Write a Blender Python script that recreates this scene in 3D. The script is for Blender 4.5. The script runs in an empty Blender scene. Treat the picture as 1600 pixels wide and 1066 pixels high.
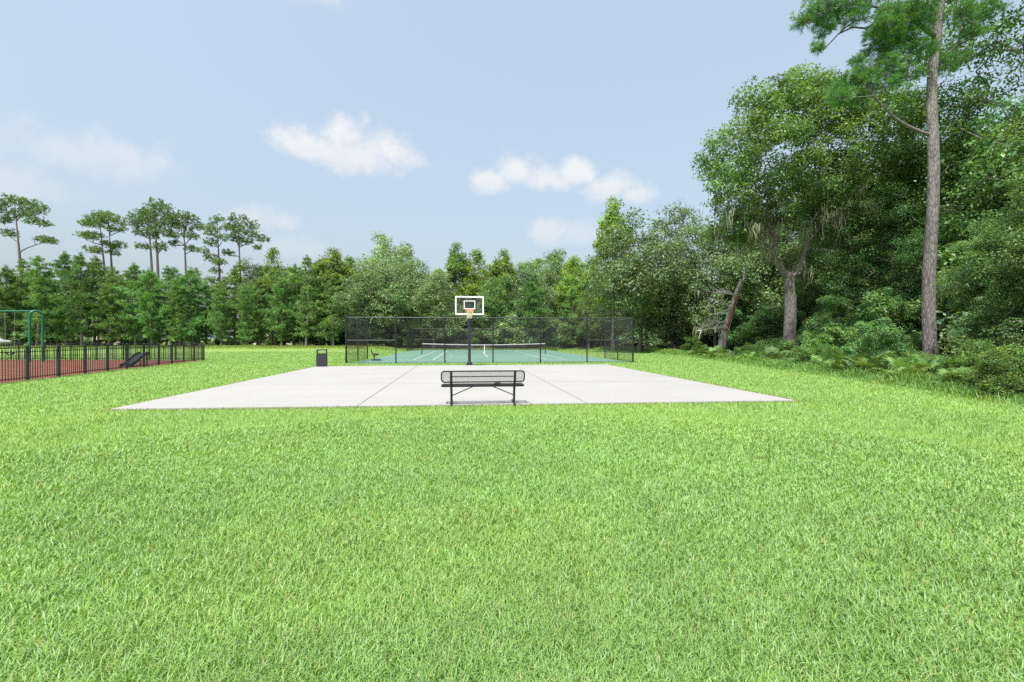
import bpy, math, random
import numpy as np
from mathutils import Vector, Matrix

R = math.radians
random.seed(11)
SC = bpy.context.scene
COL = SC.collection

# ------------------------------------------------------------------ camera, sky, sun, exposure
F_PX, CX, HY, CAM_Z = 711.0, 800.0, 529.0, 1.54      # focal length, centre and horizon of the 1600 px frame
cam_d = bpy.data.cameras.new('camera'); cam = bpy.data.objects.new('camera', cam_d); COL.objects.link(cam)
cam_d.sensor_width = 36.0; cam_d.lens = 16.0; cam_d.clip_start = 0.05; cam_d.clip_end = 5000
cam.location = (0, 0, CAM_Z); cam.rotation_euler = (R(90 - 0.32), 0, 0)
SC.camera = cam

SUN_EL, SUN_AZ = 62.0, 202.0          # azimuth clockwise from +Y (the view direction): behind the camera, a little left
world = bpy.data.worlds.new('World'); SC.world = world; world.use_nodes = True
sun_d = bpy.data.lights.new('sun', 'SUN'); sun = bpy.data.objects.new('sun', sun_d); COL.objects.link(sun)
sun_d.energy = 2.95; sun_d.angle = R(0.6); sun_d.color = (1.0, 0.96, 0.9)
_d = Vector((math.sin(R(SUN_AZ)) * math.cos(R(SUN_EL)), math.cos(R(SUN_AZ)) * math.cos(R(SUN_EL)), math.sin(R(SUN_EL))))
sun.rotation_euler = _d.to_track_quat('Z', 'Y').to_euler(); sun.location = (0, 0, 60)
vs = SC.view_settings
vs.view_transform = 'Standard'; vs.look = 'None'; vs.exposure = 1.14; vs.gamma = 1.0; vs.use_curve_mapping = False
SKY_STRENGTH = 0.135
cy = SC.cycles
cy.max_bounces = 7; cy.diffuse_bounces = 4; cy.glossy_bounces = 3; cy.transmission_bounces = 5; cy.transparent_max_bounces = 8
cy.use_denoising = False; cy.caustics_reflective = False; cy.caustics_refractive = False
cy.sample_clamp_indirect = 4.0


def build_sky():
    nt = world.node_tree; nt.nodes.clear(); N = nt.nodes.new; L = nt.links.new
    out = N('ShaderNodeOutputWorld'); bg = N('ShaderNodeBackground'); L(bg.outputs[0], out.inputs[0])
    bg.inputs['Strength'].default_value = SKY_STRENGTH
    sky = N('ShaderNodeTexSky'); sky.sky_type = 'NISHITA'; sky.sun_disc = False
    sky.sun_elevation = R(SUN_EL); sky.sun_rotation = R(SUN_AZ)
    sky.air_density = 1.3; sky.dust_density = 7.0; sky.ozone_density = 2.0; sky.altitude = 0
    tc = N('ShaderNodeTexCoord')
    def math_(op, a, b=None, c=None):
        m = N('ShaderNodeMath'); m.operation = op
        for i, v in enumerate((a, b, c)):
            if v is None: continue
            if isinstance(v, (int, float)): m.inputs[i].default_value = v
            else: L(v, m.inputs[i])
        return m.outputs[0]
    # thin humid veil: evens the sky out to a pale summer blue
    veil = N('ShaderNodeMix'); veil.data_type = 'RGBA'; veil.inputs[0].default_value = 0.62
    L(sky.outputs[0], veil.inputs[6]); veil.inputs[7].default_value = (2.02, 2.42, 2.74, 1)
    # billowing displacement of the look-up direction
    n1 = N('ShaderNodeTexNoise'); n1.inputs['Scale'].default_value = 13; n1.inputs['Detail'].default_value = 9; n1.inputs['Roughness'].default_value = 0.62
    L(tc.outputs['Generated'], n1.inputs['Vector'])
    n2 = N('ShaderNodeTexNoise'); n2.inputs['Scale'].default_value = 5; n2.inputs['Detail'].default_value = 6
    L(tc.outputs['Generated'], n2.inputs['Vector'])
    sep = N('ShaderNodeSeparateXYZ'); L(tc.outputs['Generated'], sep.inputs[0])
    az = math_('ARCTAN2', sep.outputs[0], sep.outputs[1]); el = math_('ARCSINE', sep.outputs[2])
    f1 = math_('SUBTRACT', n1.outputs[0], 0.5); f2 = math_('SUBTRACT', n2.outputs[0], 0.5)
    # azimuth, elevation (deg), half widths (deg), strength
    clouds = [(-18.6, 20.8, 6.4, 3.0, 1.0), (-14.2, 21.4, 4.2, 2.4, 1.0), (-24.0, 20.9, 4.2, 2.0, 1.0),
              (.6, 19.9, 3.2, 2.0, 1.0), (-2.4, 18.8, 2.8, 1.4, .9), (4.2, 19.0, 4.2, 1.7, 1.0), (8.2, 19.5, 3.2, 1.7, .95), (12.0, 17.8, 3.8, 2.0, .9), (14.8, 16.9, 2.6, 1.3, .8), (-19.8, 22.6, 3.6, 2.2, 1.0), (4.6, 13.4, 2.6, 1.9, .6), (8.6, 12.6, 3.2, 1.5, .4),
              (-43.2, 16.4, 7.0, 2.2, .5), (-29.0, 12.6, 4.0, 1.8, .55), (-26, 10.2, 5.0, 1.5, .3), (-24.0, 35.0, 4.5, 1.8, .5), (-48.5, 13.0, 5.0, 2.0, .4),
              (62, 24, 9, 3.5, .8), (104, 18, 8, 3, .7), (150, 27, 10, 3.5, .8), (-82, 22, 8, 3, .7), (-120, 19, 9, 3, .7), (-160, 30, 10, 4, .8)]
    total = None; shade = None
    for a, e, sx, sy, k in clouds:
        da = math_('SUBTRACT', az, R(a)); de = math_('SUBTRACT', el, R(e))
        qa = math_('MULTIPLY', da, 1 / R(sx * 1.25)); qe = math_('MULTIPLY', de, 1 / R(sy * 1.35))
        # flatter underneath than on top
        low = math_('MINIMUM', qe, 0.0); qe2 = math_('ADD', qe, math_('MULTIPLY', low, 0.35))
        d2 = math_('ADD', math_('MULTIPLY', qa, qa), math_('MULTIPLY', qe2, qe2))
        v = math_('SUBTRACT', 1.0, math_('SQRT', d2))
        v = math_('ADD', v, math_('ADD', math_('MULTIPLY', f1, 2.2), math_('MULTIPLY', f2, .7)))
        mr = N('ShaderNodeMapRange'); mr.interpolation_type = 'SMOOTHSTEP'
        L(v, mr.inputs[0]); mr.inputs[1].default_value = 0.0; mr.inputs[2].default_value = 0.8; mr.inputs[3].default_value = 0; mr.inputs[4].default_value = k
        s = math_('MULTIPLY', mr.outputs[0], qe)
        total = mr.outputs[0] if total is None else math_('MAXIMUM', total, mr.outputs[0])
        shade = s if shade is None else math_('ADD', shade, s)
    up = N('ShaderNodeMapRange'); L(math_('ADD', shade, math_('MULTIPLY', f1, 2.0)), up.inputs[0])
    up.inputs[1].default_value = -0.9; up.inputs[2].default_value = 0.5
    cc = N('ShaderNodeMix'); cc.data_type = 'RGBA'; L(up.outputs[0], cc.inputs[0])
    cc.inputs[6].default_value = (2.6, 2.8, 3.0, 1); cc.inputs[7].default_value = (3.1, 3.13, 3.17, 1)
    mix = N('ShaderNodeMix'); mix.data_type = 'RGBA'
    L(math_('MULTIPLY', total, 0.92), mix.inputs[0]); L(veil.outputs[2], mix.inputs[6]); L(cc.outputs[2], mix.inputs[7])
    L(mix.outputs[2], bg.inputs['Color'])
build_sky()

# ------------------------------------------------------------------ helpers
def ground(px, py):
    Y = CAM_Z * F_PX / (py - HY); return ((px - CX) / F_PX * Y, Y)
def X_at(px, Y): return (px - CX) / F_PX * Y
def Z_at(py, Y): return CAM_Z - (py - HY) / F_PX * Y

def smooth01(a, b, x):
    t = np.clip((np.asarray(x, float) - a) / (b - a), 0, 1); return t * t * (3 - 2 * t)
def ground_z(x, y):
    """The lawn is flat but for a low bank in front of the left tree line."""
    x = np.asarray(x, float); y = np.asarray(y, float)
    bank = 0.42 * smooth01(55, 61, y) * (1 - 0.5 * smooth01(66, 80, y)) * (1 - smooth01(-19, -15.5, x))
    return bank

ORD = ['first', 'second', 'third', 'fourth', 'fifth', 'sixth', 'seventh', 'eighth', 'ninth', 'tenth', 'eleventh', 'twelfth', 'thirteenth', 'fourteenth',
       'fifteenth', 'sixteenth', 'seventeenth', 'eighteenth', 'nineteenth', 'twentieth', 'twenty-first', 'twenty-second', 'twenty-third', 'twenty-fourth',
       'twenty-fifth', 'twenty-sixth', 'twenty-seventh', 'twenty-eighth', 'twenty-ninth', 'thirtieth', 'thirty-first', 'thirty-second', 'thirty-third',
       'thirty-fourth', 'thirty-fifth', 'thirty-sixth', 'thirty-seventh', 'thirty-eighth', 'thirty-ninth', 'fortieth']

def tag(o, label=None, cat=None, group=None, kind=None):
    if label: o['label'] = label
    if cat: o['category'] = cat
    if group: o['group'] = group
    if kind: o['kind'] = kind
    return o
def empty(name, loc=(0, 0, 0), rz=0.0):
    o = bpy.data.objects.new(name, None); COL.objects.link(o); o.location = loc; o.rotation_euler = (0, 0, rz)
    o.empty_display_size = 0.2
    return o
def link(name, mesh, parent=None):
    o = bpy.data.objects.new(name, mesh); COL.objects.link(o)
    if parent is not None: o.parent = parent
    return o
def copy_tree(o, parent=None):
    c = o.copy(); COL.objects.link(c)
    if parent is not None: c.parent = parent
    for ch in list(o.children): copy_tree(ch, c)
    return c

def mesh_np(name, V, F, mat, tint=None, smooth=False):
    V = np.asarray(V, np.float32); F = np.asarray(F, np.int32)
    me = bpy.data.meshes.new(name)
    n, k = F.shape
    me.vertices.add(len(V)); me.vertices.foreach_set('co', V.ravel())
    me.loops.add(n * k); me.loops.foreach_set('vertex_index', F.ravel())
    me.polygons.add(n); me.polygons.foreach_set('loop_start', np.arange(0, n * k, k, dtype=np.int32))
    me.polygons.foreach_set('loop_total', np.full(n, k, np.int32))
    if smooth: me.polygons.foreach_set('use_smooth', np.ones(n, bool))
    if tint is not None:
        a = me.attributes.new('tint', 'FLOAT_COLOR', 'POINT')
        c = np.ones((len(V), 4), np.float32); c[:, :3] = tint; a.data.foreach_set('color', c.ravel())
    me.materials.append(mat); me.update(calc_edges=True)
    return me

class MB:
    """Collects boxes and tubes; build() links them as one mesh object."""
    def __init__(s): s.v = []; s.f = []
    def add(s, vs, fs):
        o = len(s.v); s.v += [tuple(v) for v in vs]; s.f += [tuple(i + o for i in f) for f in fs]; return s
    def box(s, c, size, M=None, bevel=0.0):
        x, y, z = (d / 2 for d in size); b = min(bevel, x * .9, y * .9, z * .9)
        if b <= 0:
            vs = [(sx * x, sy * y, sz * z) for sz in (-1, 1) for sx, sy in ((-1, -1), (1, -1), (1, 1), (-1, 1))]
            fs = [(3, 2, 1, 0), (4, 5, 6, 7), (0, 1, 5, 4), (1, 2, 6, 5), (2, 3, 7, 6), (3, 0, 4, 7)]
        else:      # chamfer round every edge: three inset rectangles per corner
            vs = []; idx = {}
            for sx in (-1, 1):
                for sy in (-1, 1):
                    for sz in (-1, 1):
                        for k in range(3):
                            p = [sx * (x - b), sy * (y - b), sz * (z - b)]
                            p[k] = (sx * x, sy * y, sz * z)[k]; idx[(sx, sy, sz, k)] = len(vs); vs.append(tuple(p))
            fs = []
            q = [(-1, -1), (1, -1), (1, 1), (-1, 1)]
            for sg in (-1, 1):
                for k in range(3):
                    f = []
                    for u, w in q:
                        s3 = [0, 0, 0]; s3[k] = sg; s3[(k + 1) % 3] = u; s3[(k + 2) % 3] = w; f.append(idx[(*s3, k)])
                    fs.append(tuple(f if sg > 0 else f[::-1]))
            for k in range(3):      # edges along axis k
                a, c2 = (k + 1) % 3, (k + 2) % 3
                for sa in (-1, 1):
                    for sb in (-1, 1):
                        def g(sk, kk):
                            s3 = [0, 0, 0]; s3[k] = sk; s3[a] = sa; s3[c2] = sb; return idx[(*s3, kk)]
                        f = (g(-1, a), g(1, a), g(1, c2), g(-1, c2)); fs.append(f if sa * sb > 0 else f[::-1])
            for sx in (-1, 1):
                for sy in (-1, 1):
                    for sz in (-1, 1):
                        f = (idx[(sx, sy, sz, 0)], idx[(sx, sy, sz, 1)], idx[(sx, sy, sz, 2)]); fs.append(f if sx * sy * sz > 0 else f[::-1])
        out = []
        for v in vs:
            p = Vector(v)
            if M is not None: p = M @ p
            out.append((p.x + c[0], p.y + c[1], p.z + c[2]))
        return s.add(out, fs)
    def tube(s, pts, r, n=8, cap=True, closed=False, roll=0.0):
        pts = [Vector(p) for p in pts]; m = len(pts); rs = r if isinstance(r, (list, tuple)) else [r] * m
        vs = []; up = None
        for i, p in enumerate(pts):
            a = pts[(i - 1) % m] if (closed or i > 0) else p; b = pts[(i + 1) % m] if (closed or i < m - 1) else p
            t = (b - a).normalized()
            if up is None:
                ref = Vector((0, 0, 1)) if abs(t.z) < 0.9 else Vector((0, 1, 0)); up = (ref - t * ref.dot(t)).normalized()
            else: up = (up - t * up.dot(t)).normalized()
            sd = t.cross(up)
            for k in range(n):
                an = roll + 2 * math.pi * k / n; vs.append(p + (up * math.cos(an) + sd * math.sin(an)) * rs[i])
        fs = []
        for i in range(m if closed else m - 1):
            j = (i + 1) % m
            for k in range(n):
                k2 = (k + 1) % n; fs.append((i * n + k, i * n + k2, j * n + k2, j * n + k))
        if cap and not closed: fs.append(tuple(range(n - 1, -1, -1))); fs.append(tuple((m - 1) * n + k for k in range(n)))
        return s.add(vs, fs)
    def mesh(s, name, mat, smooth=False):
        me = bpy.data.meshes.new(name); me.from_pydata(s.v, [], s.f); me.materials.append(mat)
        if smooth:
            me.polygons.foreach_set('use_smooth', np.ones(len(me.polygons), bool))
            try: me.set_sharp_from_angle(angle=R(40))
            except Exception: pass
        me.update(); return me
    def build(s, name, mat, parent=None, smooth=False): return link(name, s.mesh(name, mat, smooth), parent)

def rz(a): return Matrix.Rotation(a, 3, 'Z')

# ------------------------------------------------------------------ materials
def new_mat(name):
    m = bpy.data.materials.new(name); m.use_nodes = True; nt = m.node_tree
    return m, nt, nt.nodes['Principled BSDF'], nt.nodes.new, nt.links.new
def paint(name, col, rough=0.5, metal=0.0, var=0.15, scale=6.0, bump=0.0, spec=0.5, bscale=None):
    """Plain coating with slight uneven wear."""
    m, nt, b, N, L = new_mat(name)
    tc = N('ShaderNodeTexCoord'); n = N('ShaderNodeTexNoise'); n.inputs['Scale'].default_value = scale; n.inputs['Detail'].default_value = 6
    L(tc.outputs['Object'], n.inputs['Vector'])
    r = N('ShaderNodeValToRGB'); e = r.color_ramp.elements
    e[0].position = .3; e[1].position = .7
    e[0].color = (*[c * (1 - var) for c in col], 1); e[1].color = (*[min(1, c * (1 + var)) for c in col], 1)
    L(n.outputs[0], r.inputs[0]); L(r.outputs[0], b.inputs['Base Color'])
    b.inputs['Roughness'].default_value = rough; b.inputs['Metallic'].default_value = metal; b.inputs['Specular IOR Level'].default_value = spec
    if bump:
        n2 = N('ShaderNodeTexNoise'); n2.inputs['Scale'].default_value = bscale or scale * 8; n2.inputs['Detail'].default_value = 5; L(tc.outputs['Object'], n2.inputs['Vector'])
        bp = N('ShaderNodeBump'); bp.inputs['Strength'].default_value = bump; bp.inputs['Distance'].default_value = 0.02
        L(n2.outputs[0], bp.inputs['Height']); L(bp.outputs[0], b.inputs['Normal'])
    return m
def leaf_mat(name, col, trans=0.32, gloss=0.5, rough=0.42, hue=0.012, val=0.22):
    """Leaf: diffuse top with a waxy sheen, part of the light passing through; every plant a slightly different green."""
    m, nt, b, N, L = new_mat(name); out = nt.nodes['Material Output']
    at = N('ShaderNodeAttribute'); at.attribute_name = 'tint'
    mx = N('ShaderNodeMix'); mx.data_type = 'RGBA'; mx.blend_type = 'MULTIPLY'; mx.inputs[0].default_value = 1
    mx.inputs[6].default_value = (*col, 1); L(at.outputs['Color'], mx.inputs[7])
    oi = N('ShaderNodeObjectInfo'); hs = N('ShaderNodeHueSaturation'); L(mx.outputs[2], hs.inputs['Color'])
    def mr(lo, hi, src):
        q = N('ShaderNodeMapRange'); L(src, q.inputs[0]); q.inputs[3].default_value = lo; q.inputs[4].default_value = hi; return q.outputs[0]
    L(mr(0.5 - hue, 0.5 + hue, oi.outputs['Random']), hs.inputs['Hue'])
    w = N('ShaderNodeTexWhiteNoise'); w.noise_dimensions = '1D'; L(oi.outputs['Random'], w.inputs['W']); L(mr(1 - val, 1 + val, w.outputs[0]), hs.inputs['Value'])
    L(hs.outputs[0], b.inputs['Base Color']); b.inputs['Roughness'].default_value = rough; b.inputs['Specular IOR Level'].default_value = gloss
    tr = N('ShaderNodeBsdfTranslucent'); tm = N('ShaderNodeMix'); tm.data_type = 'RGBA'; tm.blend_type = 'MULTIPLY'; tm.inputs[0].default_value = 1
    L(hs.outputs[0], tm.inputs[6]); tm.inputs[7].default_value = (1.5, 1.35, 0.55, 1); L(tm.outputs[2], tr.inputs[0])
    ms = N('ShaderNodeMixShader'); ms.inputs[0].default_value = trans; L(b.outputs[0], ms.inputs[1]); L(tr.outputs[0], ms.inputs[2]); L(ms.outputs[0], out.inputs[0])
    return m
def bark_mat(name, dark, light, scale=5.0, stretch=0.22, rough=0.9):
    m, nt, b, N, L = new_mat(name)
    tc = N('ShaderNodeTexCoord'); mp = N('ShaderNodeMapping'); mp.inputs['Scale'].default_value = (1, 1, stretch); L(tc.outputs['Object'], mp.inputs[0])
    v = N('ShaderNodeTexVoronoi'); v.feature = 'DISTANCE_TO_EDGE'; v.inputs['Scale'].default_value = scale * 2.2; L(mp.outputs[0], v.inputs['Vector'])
    n = N('ShaderNodeTexNoise'); n.inputs['Scale'].default_value = scale; n.inputs['Detail'].default_value = 8; n.inputs['Roughness'].default_value = .7; L(mp.outputs[0], n.inputs['Vector'])
    mul = N('ShaderNodeMath'); mul.operation = 'MULTIPLY_ADD'; L(v.outputs[0], mul.inputs[0]); mul.inputs[1].default_value = 1.6; L(n.outputs[0], mul.inputs[2])
    r = N('ShaderNodeValToRGB'); e = r.color_ramp.elements; e[0].position = .42; e[1].position = .9; e[0].color = (*dark, 1); e[1].color = (*light, 1)
    L(mul.outputs[0], r.inputs[0]); L(r.outputs[0], b.inputs['Base Color']); b.inputs['Roughness'].default_value = rough
    bp = N('ShaderNodeBump'); bp.inputs['Strength'].default_value = .8; bp.inputs['Distance'].default_value = .03; L(mul.outputs[0], bp.inputs['Height']); L(bp.outputs[0], b.inputs['Normal'])
    return m
def ground_mat(name, cols, scales, rough=0.95, bump=0.4, bscale=60):
    """Ground cover: colours blended by large and small noise."""
    m, nt, b, N, L = new_mat(name)
    tc = N('ShaderNodeTexCoord'); prev = None
    for i, (c, s) in enumerate(zip(cols[1:], scales)):
        n = N('ShaderNodeTexNoise'); n.inputs['Scale'].default_value = s; n.inputs['Detail'].default_value = 7; n.inputs['Roughness'].default_value = .65; L(tc.outputs['Object'], n.inputs['Vector'])
        q = N('ShaderNodeMapRange'); L(n.outputs[0], q.inputs[0]); q.inputs[1].default_value = .42; q.inputs[2].default_value = .62
        mx = N('ShaderNodeMix'); mx.data_type = 'RGBA'; L(q.outputs[0], mx.inputs[0])
        if prev is None: mx.inputs[6].default_value = (*cols[0], 1)
        else: L(prev, mx.inputs[6])
        mx.inputs[7].default_value = (*c, 1); prev = mx.outputs[2]
    L(prev, b.inputs['Base Color']); b.inputs['Roughness'].default_value = rough; b.inputs['Specular IOR Level'].default_value = .2
    n = N('ShaderNodeTexNoise'); n.inputs['Scale'].default_value = bscale; n.inputs['Detail'].default_value = 6; L(tc.outputs['Object'], n.inputs['Vector'])
    bp = N('ShaderNodeBump'); bp.inputs['Strength'].default_value = bump; bp.inputs['Distance'].default_value = .03; L(n.outputs[0], bp.inputs['Height']); L(bp.outputs[0], b.inputs['Normal'])
    return m

M = {}
M['lawn'] = ground_mat('lawn_soil', [(.17, .30, .055), (.19, .31, .06), (.155, .27, .05), (.20, .29, .075)], [.15, .6, 7], bump=.6)
M['grass'] = leaf_mat('lawn_blade', (0.224, 0.392, 0.099), trans=.30, gloss=.30, rough=.5, hue=0, val=0)
M['weed'] = leaf_mat('weed_blade', (0.158, 0.323, 0.066), trans=.35, gloss=.3, hue=0, val=0)
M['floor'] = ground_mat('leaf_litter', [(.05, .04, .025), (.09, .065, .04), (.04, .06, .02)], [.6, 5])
M['mulch'] = ground_mat('red_mulch', [(.17, .062, .04), (.27, .115, .08), (.11, .045, .03)], [1.2, 22], bump=1.0, bscale=45)
M['soil'] = ground_mat('bare_earth', [(.2, .15, .09), (.27, .2, .12), (.14, .1, .06)], [2, 9])
M['black'] = paint('black_powder_coat', (.012, .014, .016), .42)
M['fence_black'] = paint('black_fence_coat', (.010, .014, .020), .45)
M['wire'] = paint('black_vinyl_wire', (.012, .014, .015), .4)
M['rail'] = paint('dark_galvanised_rail', (.05, .058, .062), .38, .35)
M['bench'] = paint('black_plastisol', (.018, .017, .016), .33, var=.3, scale=14)
M['bench2'] = paint('dark_brown_plastisol', (.03, .024, .022), .4, var=.3)
M['canm'] = paint('charcoal_steel', (.035, .04, .05), .4, .2, scale=4)
M['cand'] = paint('dark_liner', (.006, .006, .007), .6)
M['green'] = paint('green_powder_coat', (.012, .13, .075), .35)
M['chain'] = paint('galvanised_chain', (.45, .47, .48), .35, .7)
M['white'] = paint('white_enamel', (.80, .80, .78), .45, var=.04)
M['line'] = paint('white_line_paint', (.45, .50, .48), .7, var=.15, scale=3)
M['tape'] = paint('net_tape', (.52, .53, .54), .7, var=.08)
M['line2'] = paint('faded_blue_line_paint', (.20, .32, .30), .7, var=.2, scale=3)
M['orange'] = paint('orange_rim_enamel', (.80, .13, .025), .4)
M['cord'] = paint('net_cord', (.72, .70, .42), .8)
M['pole'] = paint('black_pole', (.02, .024, .036), .38)
M['court'] = paint('green_acrylic', (.105, .215, .162), .75, var=.10, scale=.35, bump=.15, bscale=80)
M['bark_pine'] = bark_mat('pine_bark', (.075, .066, .064), (.225, .208, .205), 5.5)
M['bark_far'] = bark_mat('far_pine_bark', (.085, .07, .07), (.21, .18, .175), 3)
M['bark_oak'] = bark_mat('oak_bark', (.06, .054, .05), (.20, .185, .172), 5)
M['bark_grey'] = bark_mat('grey_bark', (.10, .09, .08), (.28, .26, .235), 5)
M['snag'] = bark_mat('weathered_snag', (.17, .14, .12), (.52, .47, .42), 3.2, .12)
M['snag_in'] = bark_mat('split_orange_wood', (.15, .06, .03), (.42, .19, .09), 3, .1)
M['dead'] = paint('bleached_dead_twig', (.60, .57, .53), .9)
M['moss'] = leaf_mat('spanish_moss', (0.276, 0.310, 0.216), trans=.3, gloss=.1, rough=.9, hue=.01, val=.12)
M['lf_oak'] = leaf_mat('oak_leaf', (0.134, 0.233, 0.079), trans=.32, gloss=.38, rough=.42)
M['lf_live'] = leaf_mat('live_oak_leaf', (0.165, 0.264, 0.122), trans=.28, gloss=.35, rough=.5)
M['lf_gum'] = leaf_mat('sweetgum_leaf', (0.179, 0.300, 0.060), trans=.36, gloss=.3)
M['lf_edge'] = leaf_mat('wood_edge_leaf', (0.121, 0.237, 0.087), trans=.36, gloss=.38, rough=.42)
M['lf_shrub'] = leaf_mat('shrub_leaf', (.118, .222, .056), trans=.35, gloss=.4, hue=.012, val=.3)
M['lf_pine'] = leaf_mat('pine_needle', (.142, .262, .086), trans=.25, gloss=.3, hue=.015)
M['lf_tall'] = leaf_mat('tall_pine_needle', (.135, .235, .085), trans=.25, gloss=.3, hue=.02)
M['lf_near'] = leaf_mat('near_pine_needle', (0.113, 0.296, 0.081), trans=.3, gloss=.4)
M['lf_palm'] = leaf_mat('palmetto_frond', (0.156, 0.280, 0.090), trans=.25, gloss=.3, rough=.5, val=.3)
M['cream'] = paint('cream_siding', (.62, .57, .52), .8, var=.06)
M['roof'] = paint('grey_shingle', (.18, .17, .17), .9, var=.2, scale=10)
M['tyre'] = paint('tyre_rubber', (.02, .02, .02), .8)
M['carp'] = paint('pale_car_paint', (.55, .60, .60), .25, .2, var=.03)
M['dgl'] = paint('dark_window_glass', (.03, .04, .05), .08)

def glass_mat():
    m, nt, b, N, L = new_mat('clear_acrylic'); out = nt.nodes['Material Output']
    tr = N('ShaderNodeBsdfTransparent'); tr.inputs[0].default_value = (.86, .90, .90, 1)
    gl = N('ShaderNodeBsdfGlossy'); gl.inputs['Roughness'].default_value = .06
    n = N('ShaderNodeTexNoise'); n.inputs['Scale'].default_value = 5; q = N('ShaderNodeMapRange'); L(n.outputs[0], q.inputs[0]); q.inputs[3].default_value = .03; q.inputs[4].default_value = .09
    ms = N('ShaderNodeMixShader'); L(q.outputs[0], ms.inputs[0]); L(tr.outputs[0], ms.inputs[1]); L(gl.outputs[0], ms.inputs[2]); L(ms.outputs[0], out.inputs[0]); return m
M['glass'] = glass_mat()
def concrete_mat():
    m, nt, b, N, L = new_mat('broom_finished_concrete')
    ge = N('ShaderNodeNewGeometry')
    def noise(s, d, sc=(1, 1, 1)):
        mp = N('ShaderNodeMapping'); mp.inputs['Scale'].default_value = sc; mp.inputs['Rotation'].default_value = (0, 0, R(-5.5)); L(ge.outputs['Position'], mp.inputs[0])
        n = N('ShaderNodeTexNoise'); n.inputs['Scale'].default_value = s; n.inputs['Detail'].default_value = d; n.inputs['Roughness'].default_value = .62; L(mp.outputs[0], n.inputs['Vector']); return n.outputs[0]
    def mixc(fac, a, c, lo=.4, hi=.65):
        q = N('ShaderNodeMapRange'); L(fac, q.inputs[0]); q.inputs[1].default_value = lo; q.inputs[2].default_value = hi
        x = N('ShaderNodeMix'); x.data_type = 'RGBA'; L(q.outputs[0], x.inputs[0])
        if isinstance(a, tuple): x.inputs[6].default_value = (*a, 1)
        else: L(a, x.inputs[6])
        x.inputs[7].default_value = (*c, 1); return x.outputs[2]
    c = mixc(noise(.35, 6), (.318, .318, .310), (.297, .297, .290))
    c = mixc(noise(.5, 7, (.35, 1.6, 1)), c, (.262, .256, .248), .56, .78)      # faint wash marks across the slabs
    c = mixc(noise(2.2, 8), c, (.245, .236, .226), .63, .80)
    c = mixc(noise(45, 4), c, (.315, .306, .298), .5, .8)
    L(c, b.inputs['Base Color']); b.inputs['Roughness'].default_value = .9; b.inputs['Specular IOR Level'].default_value = .25
    bp = N('ShaderNodeBump'); bp.inputs['Strength'].default_value = .25; bp.inputs['Distance'].default_value = .004; L(noise(150, 4, (.25, 3, 1)), bp.inputs['Height']); L(bp.outputs[0], b.inputs['Normal'])
    return m
M['concrete'] = concrete_mat()
M['joint'] = paint('joint_filler', (.15, .138, .12), .95, var=.4, scale=3)

# ------------------------------------------------------------------ ground
def sheet_axis(lim_lo, lim_hi, fine):
    a = [0.0]; s = fine
    while a[-1] < lim_hi: a.append(a[-1] + s); s *= 1.07
    b = [0.0]; s = fine
    while b[-1] > lim_lo: b.append(b[-1] - s); s *= 1.07
    return np.array(sorted(set(a + b)))
gx = sheet_axis(-1500, 1500, .9); gy = sheet_axis(-900, 2200, .7)
GX, GY = np.meshgrid(gx, gy); nx, ny = len(gx), len(gy)
V = np.stack([GX.ravel(), GY.ravel(), ground_z(GX, GY).ravel()], 1)
ii = np.arange((ny - 1) * (nx - 1)); r_, c_ = ii // (nx - 1), ii % (nx - 1)
Fq = np.stack([r_ * nx + c_, r_ * nx + c_ + 1, (r_ + 1) * nx + c_ + 1, (r_ + 1) * nx + c_], 1)
tag(link('lawn', mesh_np('lawn', V, Fq, M['lawn'], smooth=True)), 'mown green lawn running from the foreground to the tree line', 'lawn', kind='structure')

def poly_sheet(name, pts, z, mat, label, cat):
    me = bpy.data.meshes.new(name); me.from_pydata([(x, y, z) for x, y in pts], [], [tuple(range(len(pts)))]); me.materials.append(mat); me.update()
    return tag(link(name, me), label, cat, kind='structure')

WOOD_EDGE = [(11.0, 2), (11.2, 8), (11.5, 10.2), (12.3, 13.5), (13.0, 17.4), (13.5, 23.8), (14.4, 30), (15.2, 37.8), (14.8, 46), (13.5, 56), (10.5, 64.0), (2, 66.5), (-8, 67.5), (-15, 66)]
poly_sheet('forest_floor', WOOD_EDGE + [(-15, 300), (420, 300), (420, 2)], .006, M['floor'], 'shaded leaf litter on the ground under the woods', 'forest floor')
def in_poly(x, y, P):
    inside = np.zeros(len(x), bool); n = len(P)
    for i in range(n):
        x1, y1 = P[i]; x2, y2 = P[(i + 1) % n]
        c = ((y1 > y) != (y2 > y)); xi = (x2 - x1) * (y - y1) / ((y2 - y1) if y2 != y1 else 1e-9) + x1
        inside ^= c & (x < xi)
    return inside
WOOD_POLY = WOOD_EDGE + [(-15, 300), (420, 300), (420, 2)]

# concrete pad: nine slabs with joints between
PAD = [(-8.55, 9.72), (6.86, 11.08), (5.45, 26.35), (-10.5, 24.55)]       # near-left, near-right, far-right, far-left
def bil(u, v):
    (ax, ay), (bx, by), (cx, cy_), (dx, dy) = PAD
    return ((1 - u) * (1 - v) * ax + u * (1 - v) * bx + u * v * cx + (1 - u) * v * dx, (1 - u) * (1 - v) * ay + u * (1 - v) * by + u * v * cy_ + (1 - u) * v * dy)
pad = MB()
base = [bil(-.0, -.0), bil(1, 0), bil(1, 1), bil(0, 1)]
pad.add([(x, y, -.1) for x, y in base] + [(x, y, .0365) for x, y in base], [(3, 2, 1, 0), (4, 5, 6, 7), (0, 1, 5, 4), (1, 2, 6, 5), (2, 3, 7, 6), (3, 0, 4, 7)])
pad_o = tag(pad.build('concrete_pad', M['joint']), 'pale concrete half basketball court pad with dark joints', 'concrete pad', kind='structure')
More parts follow.
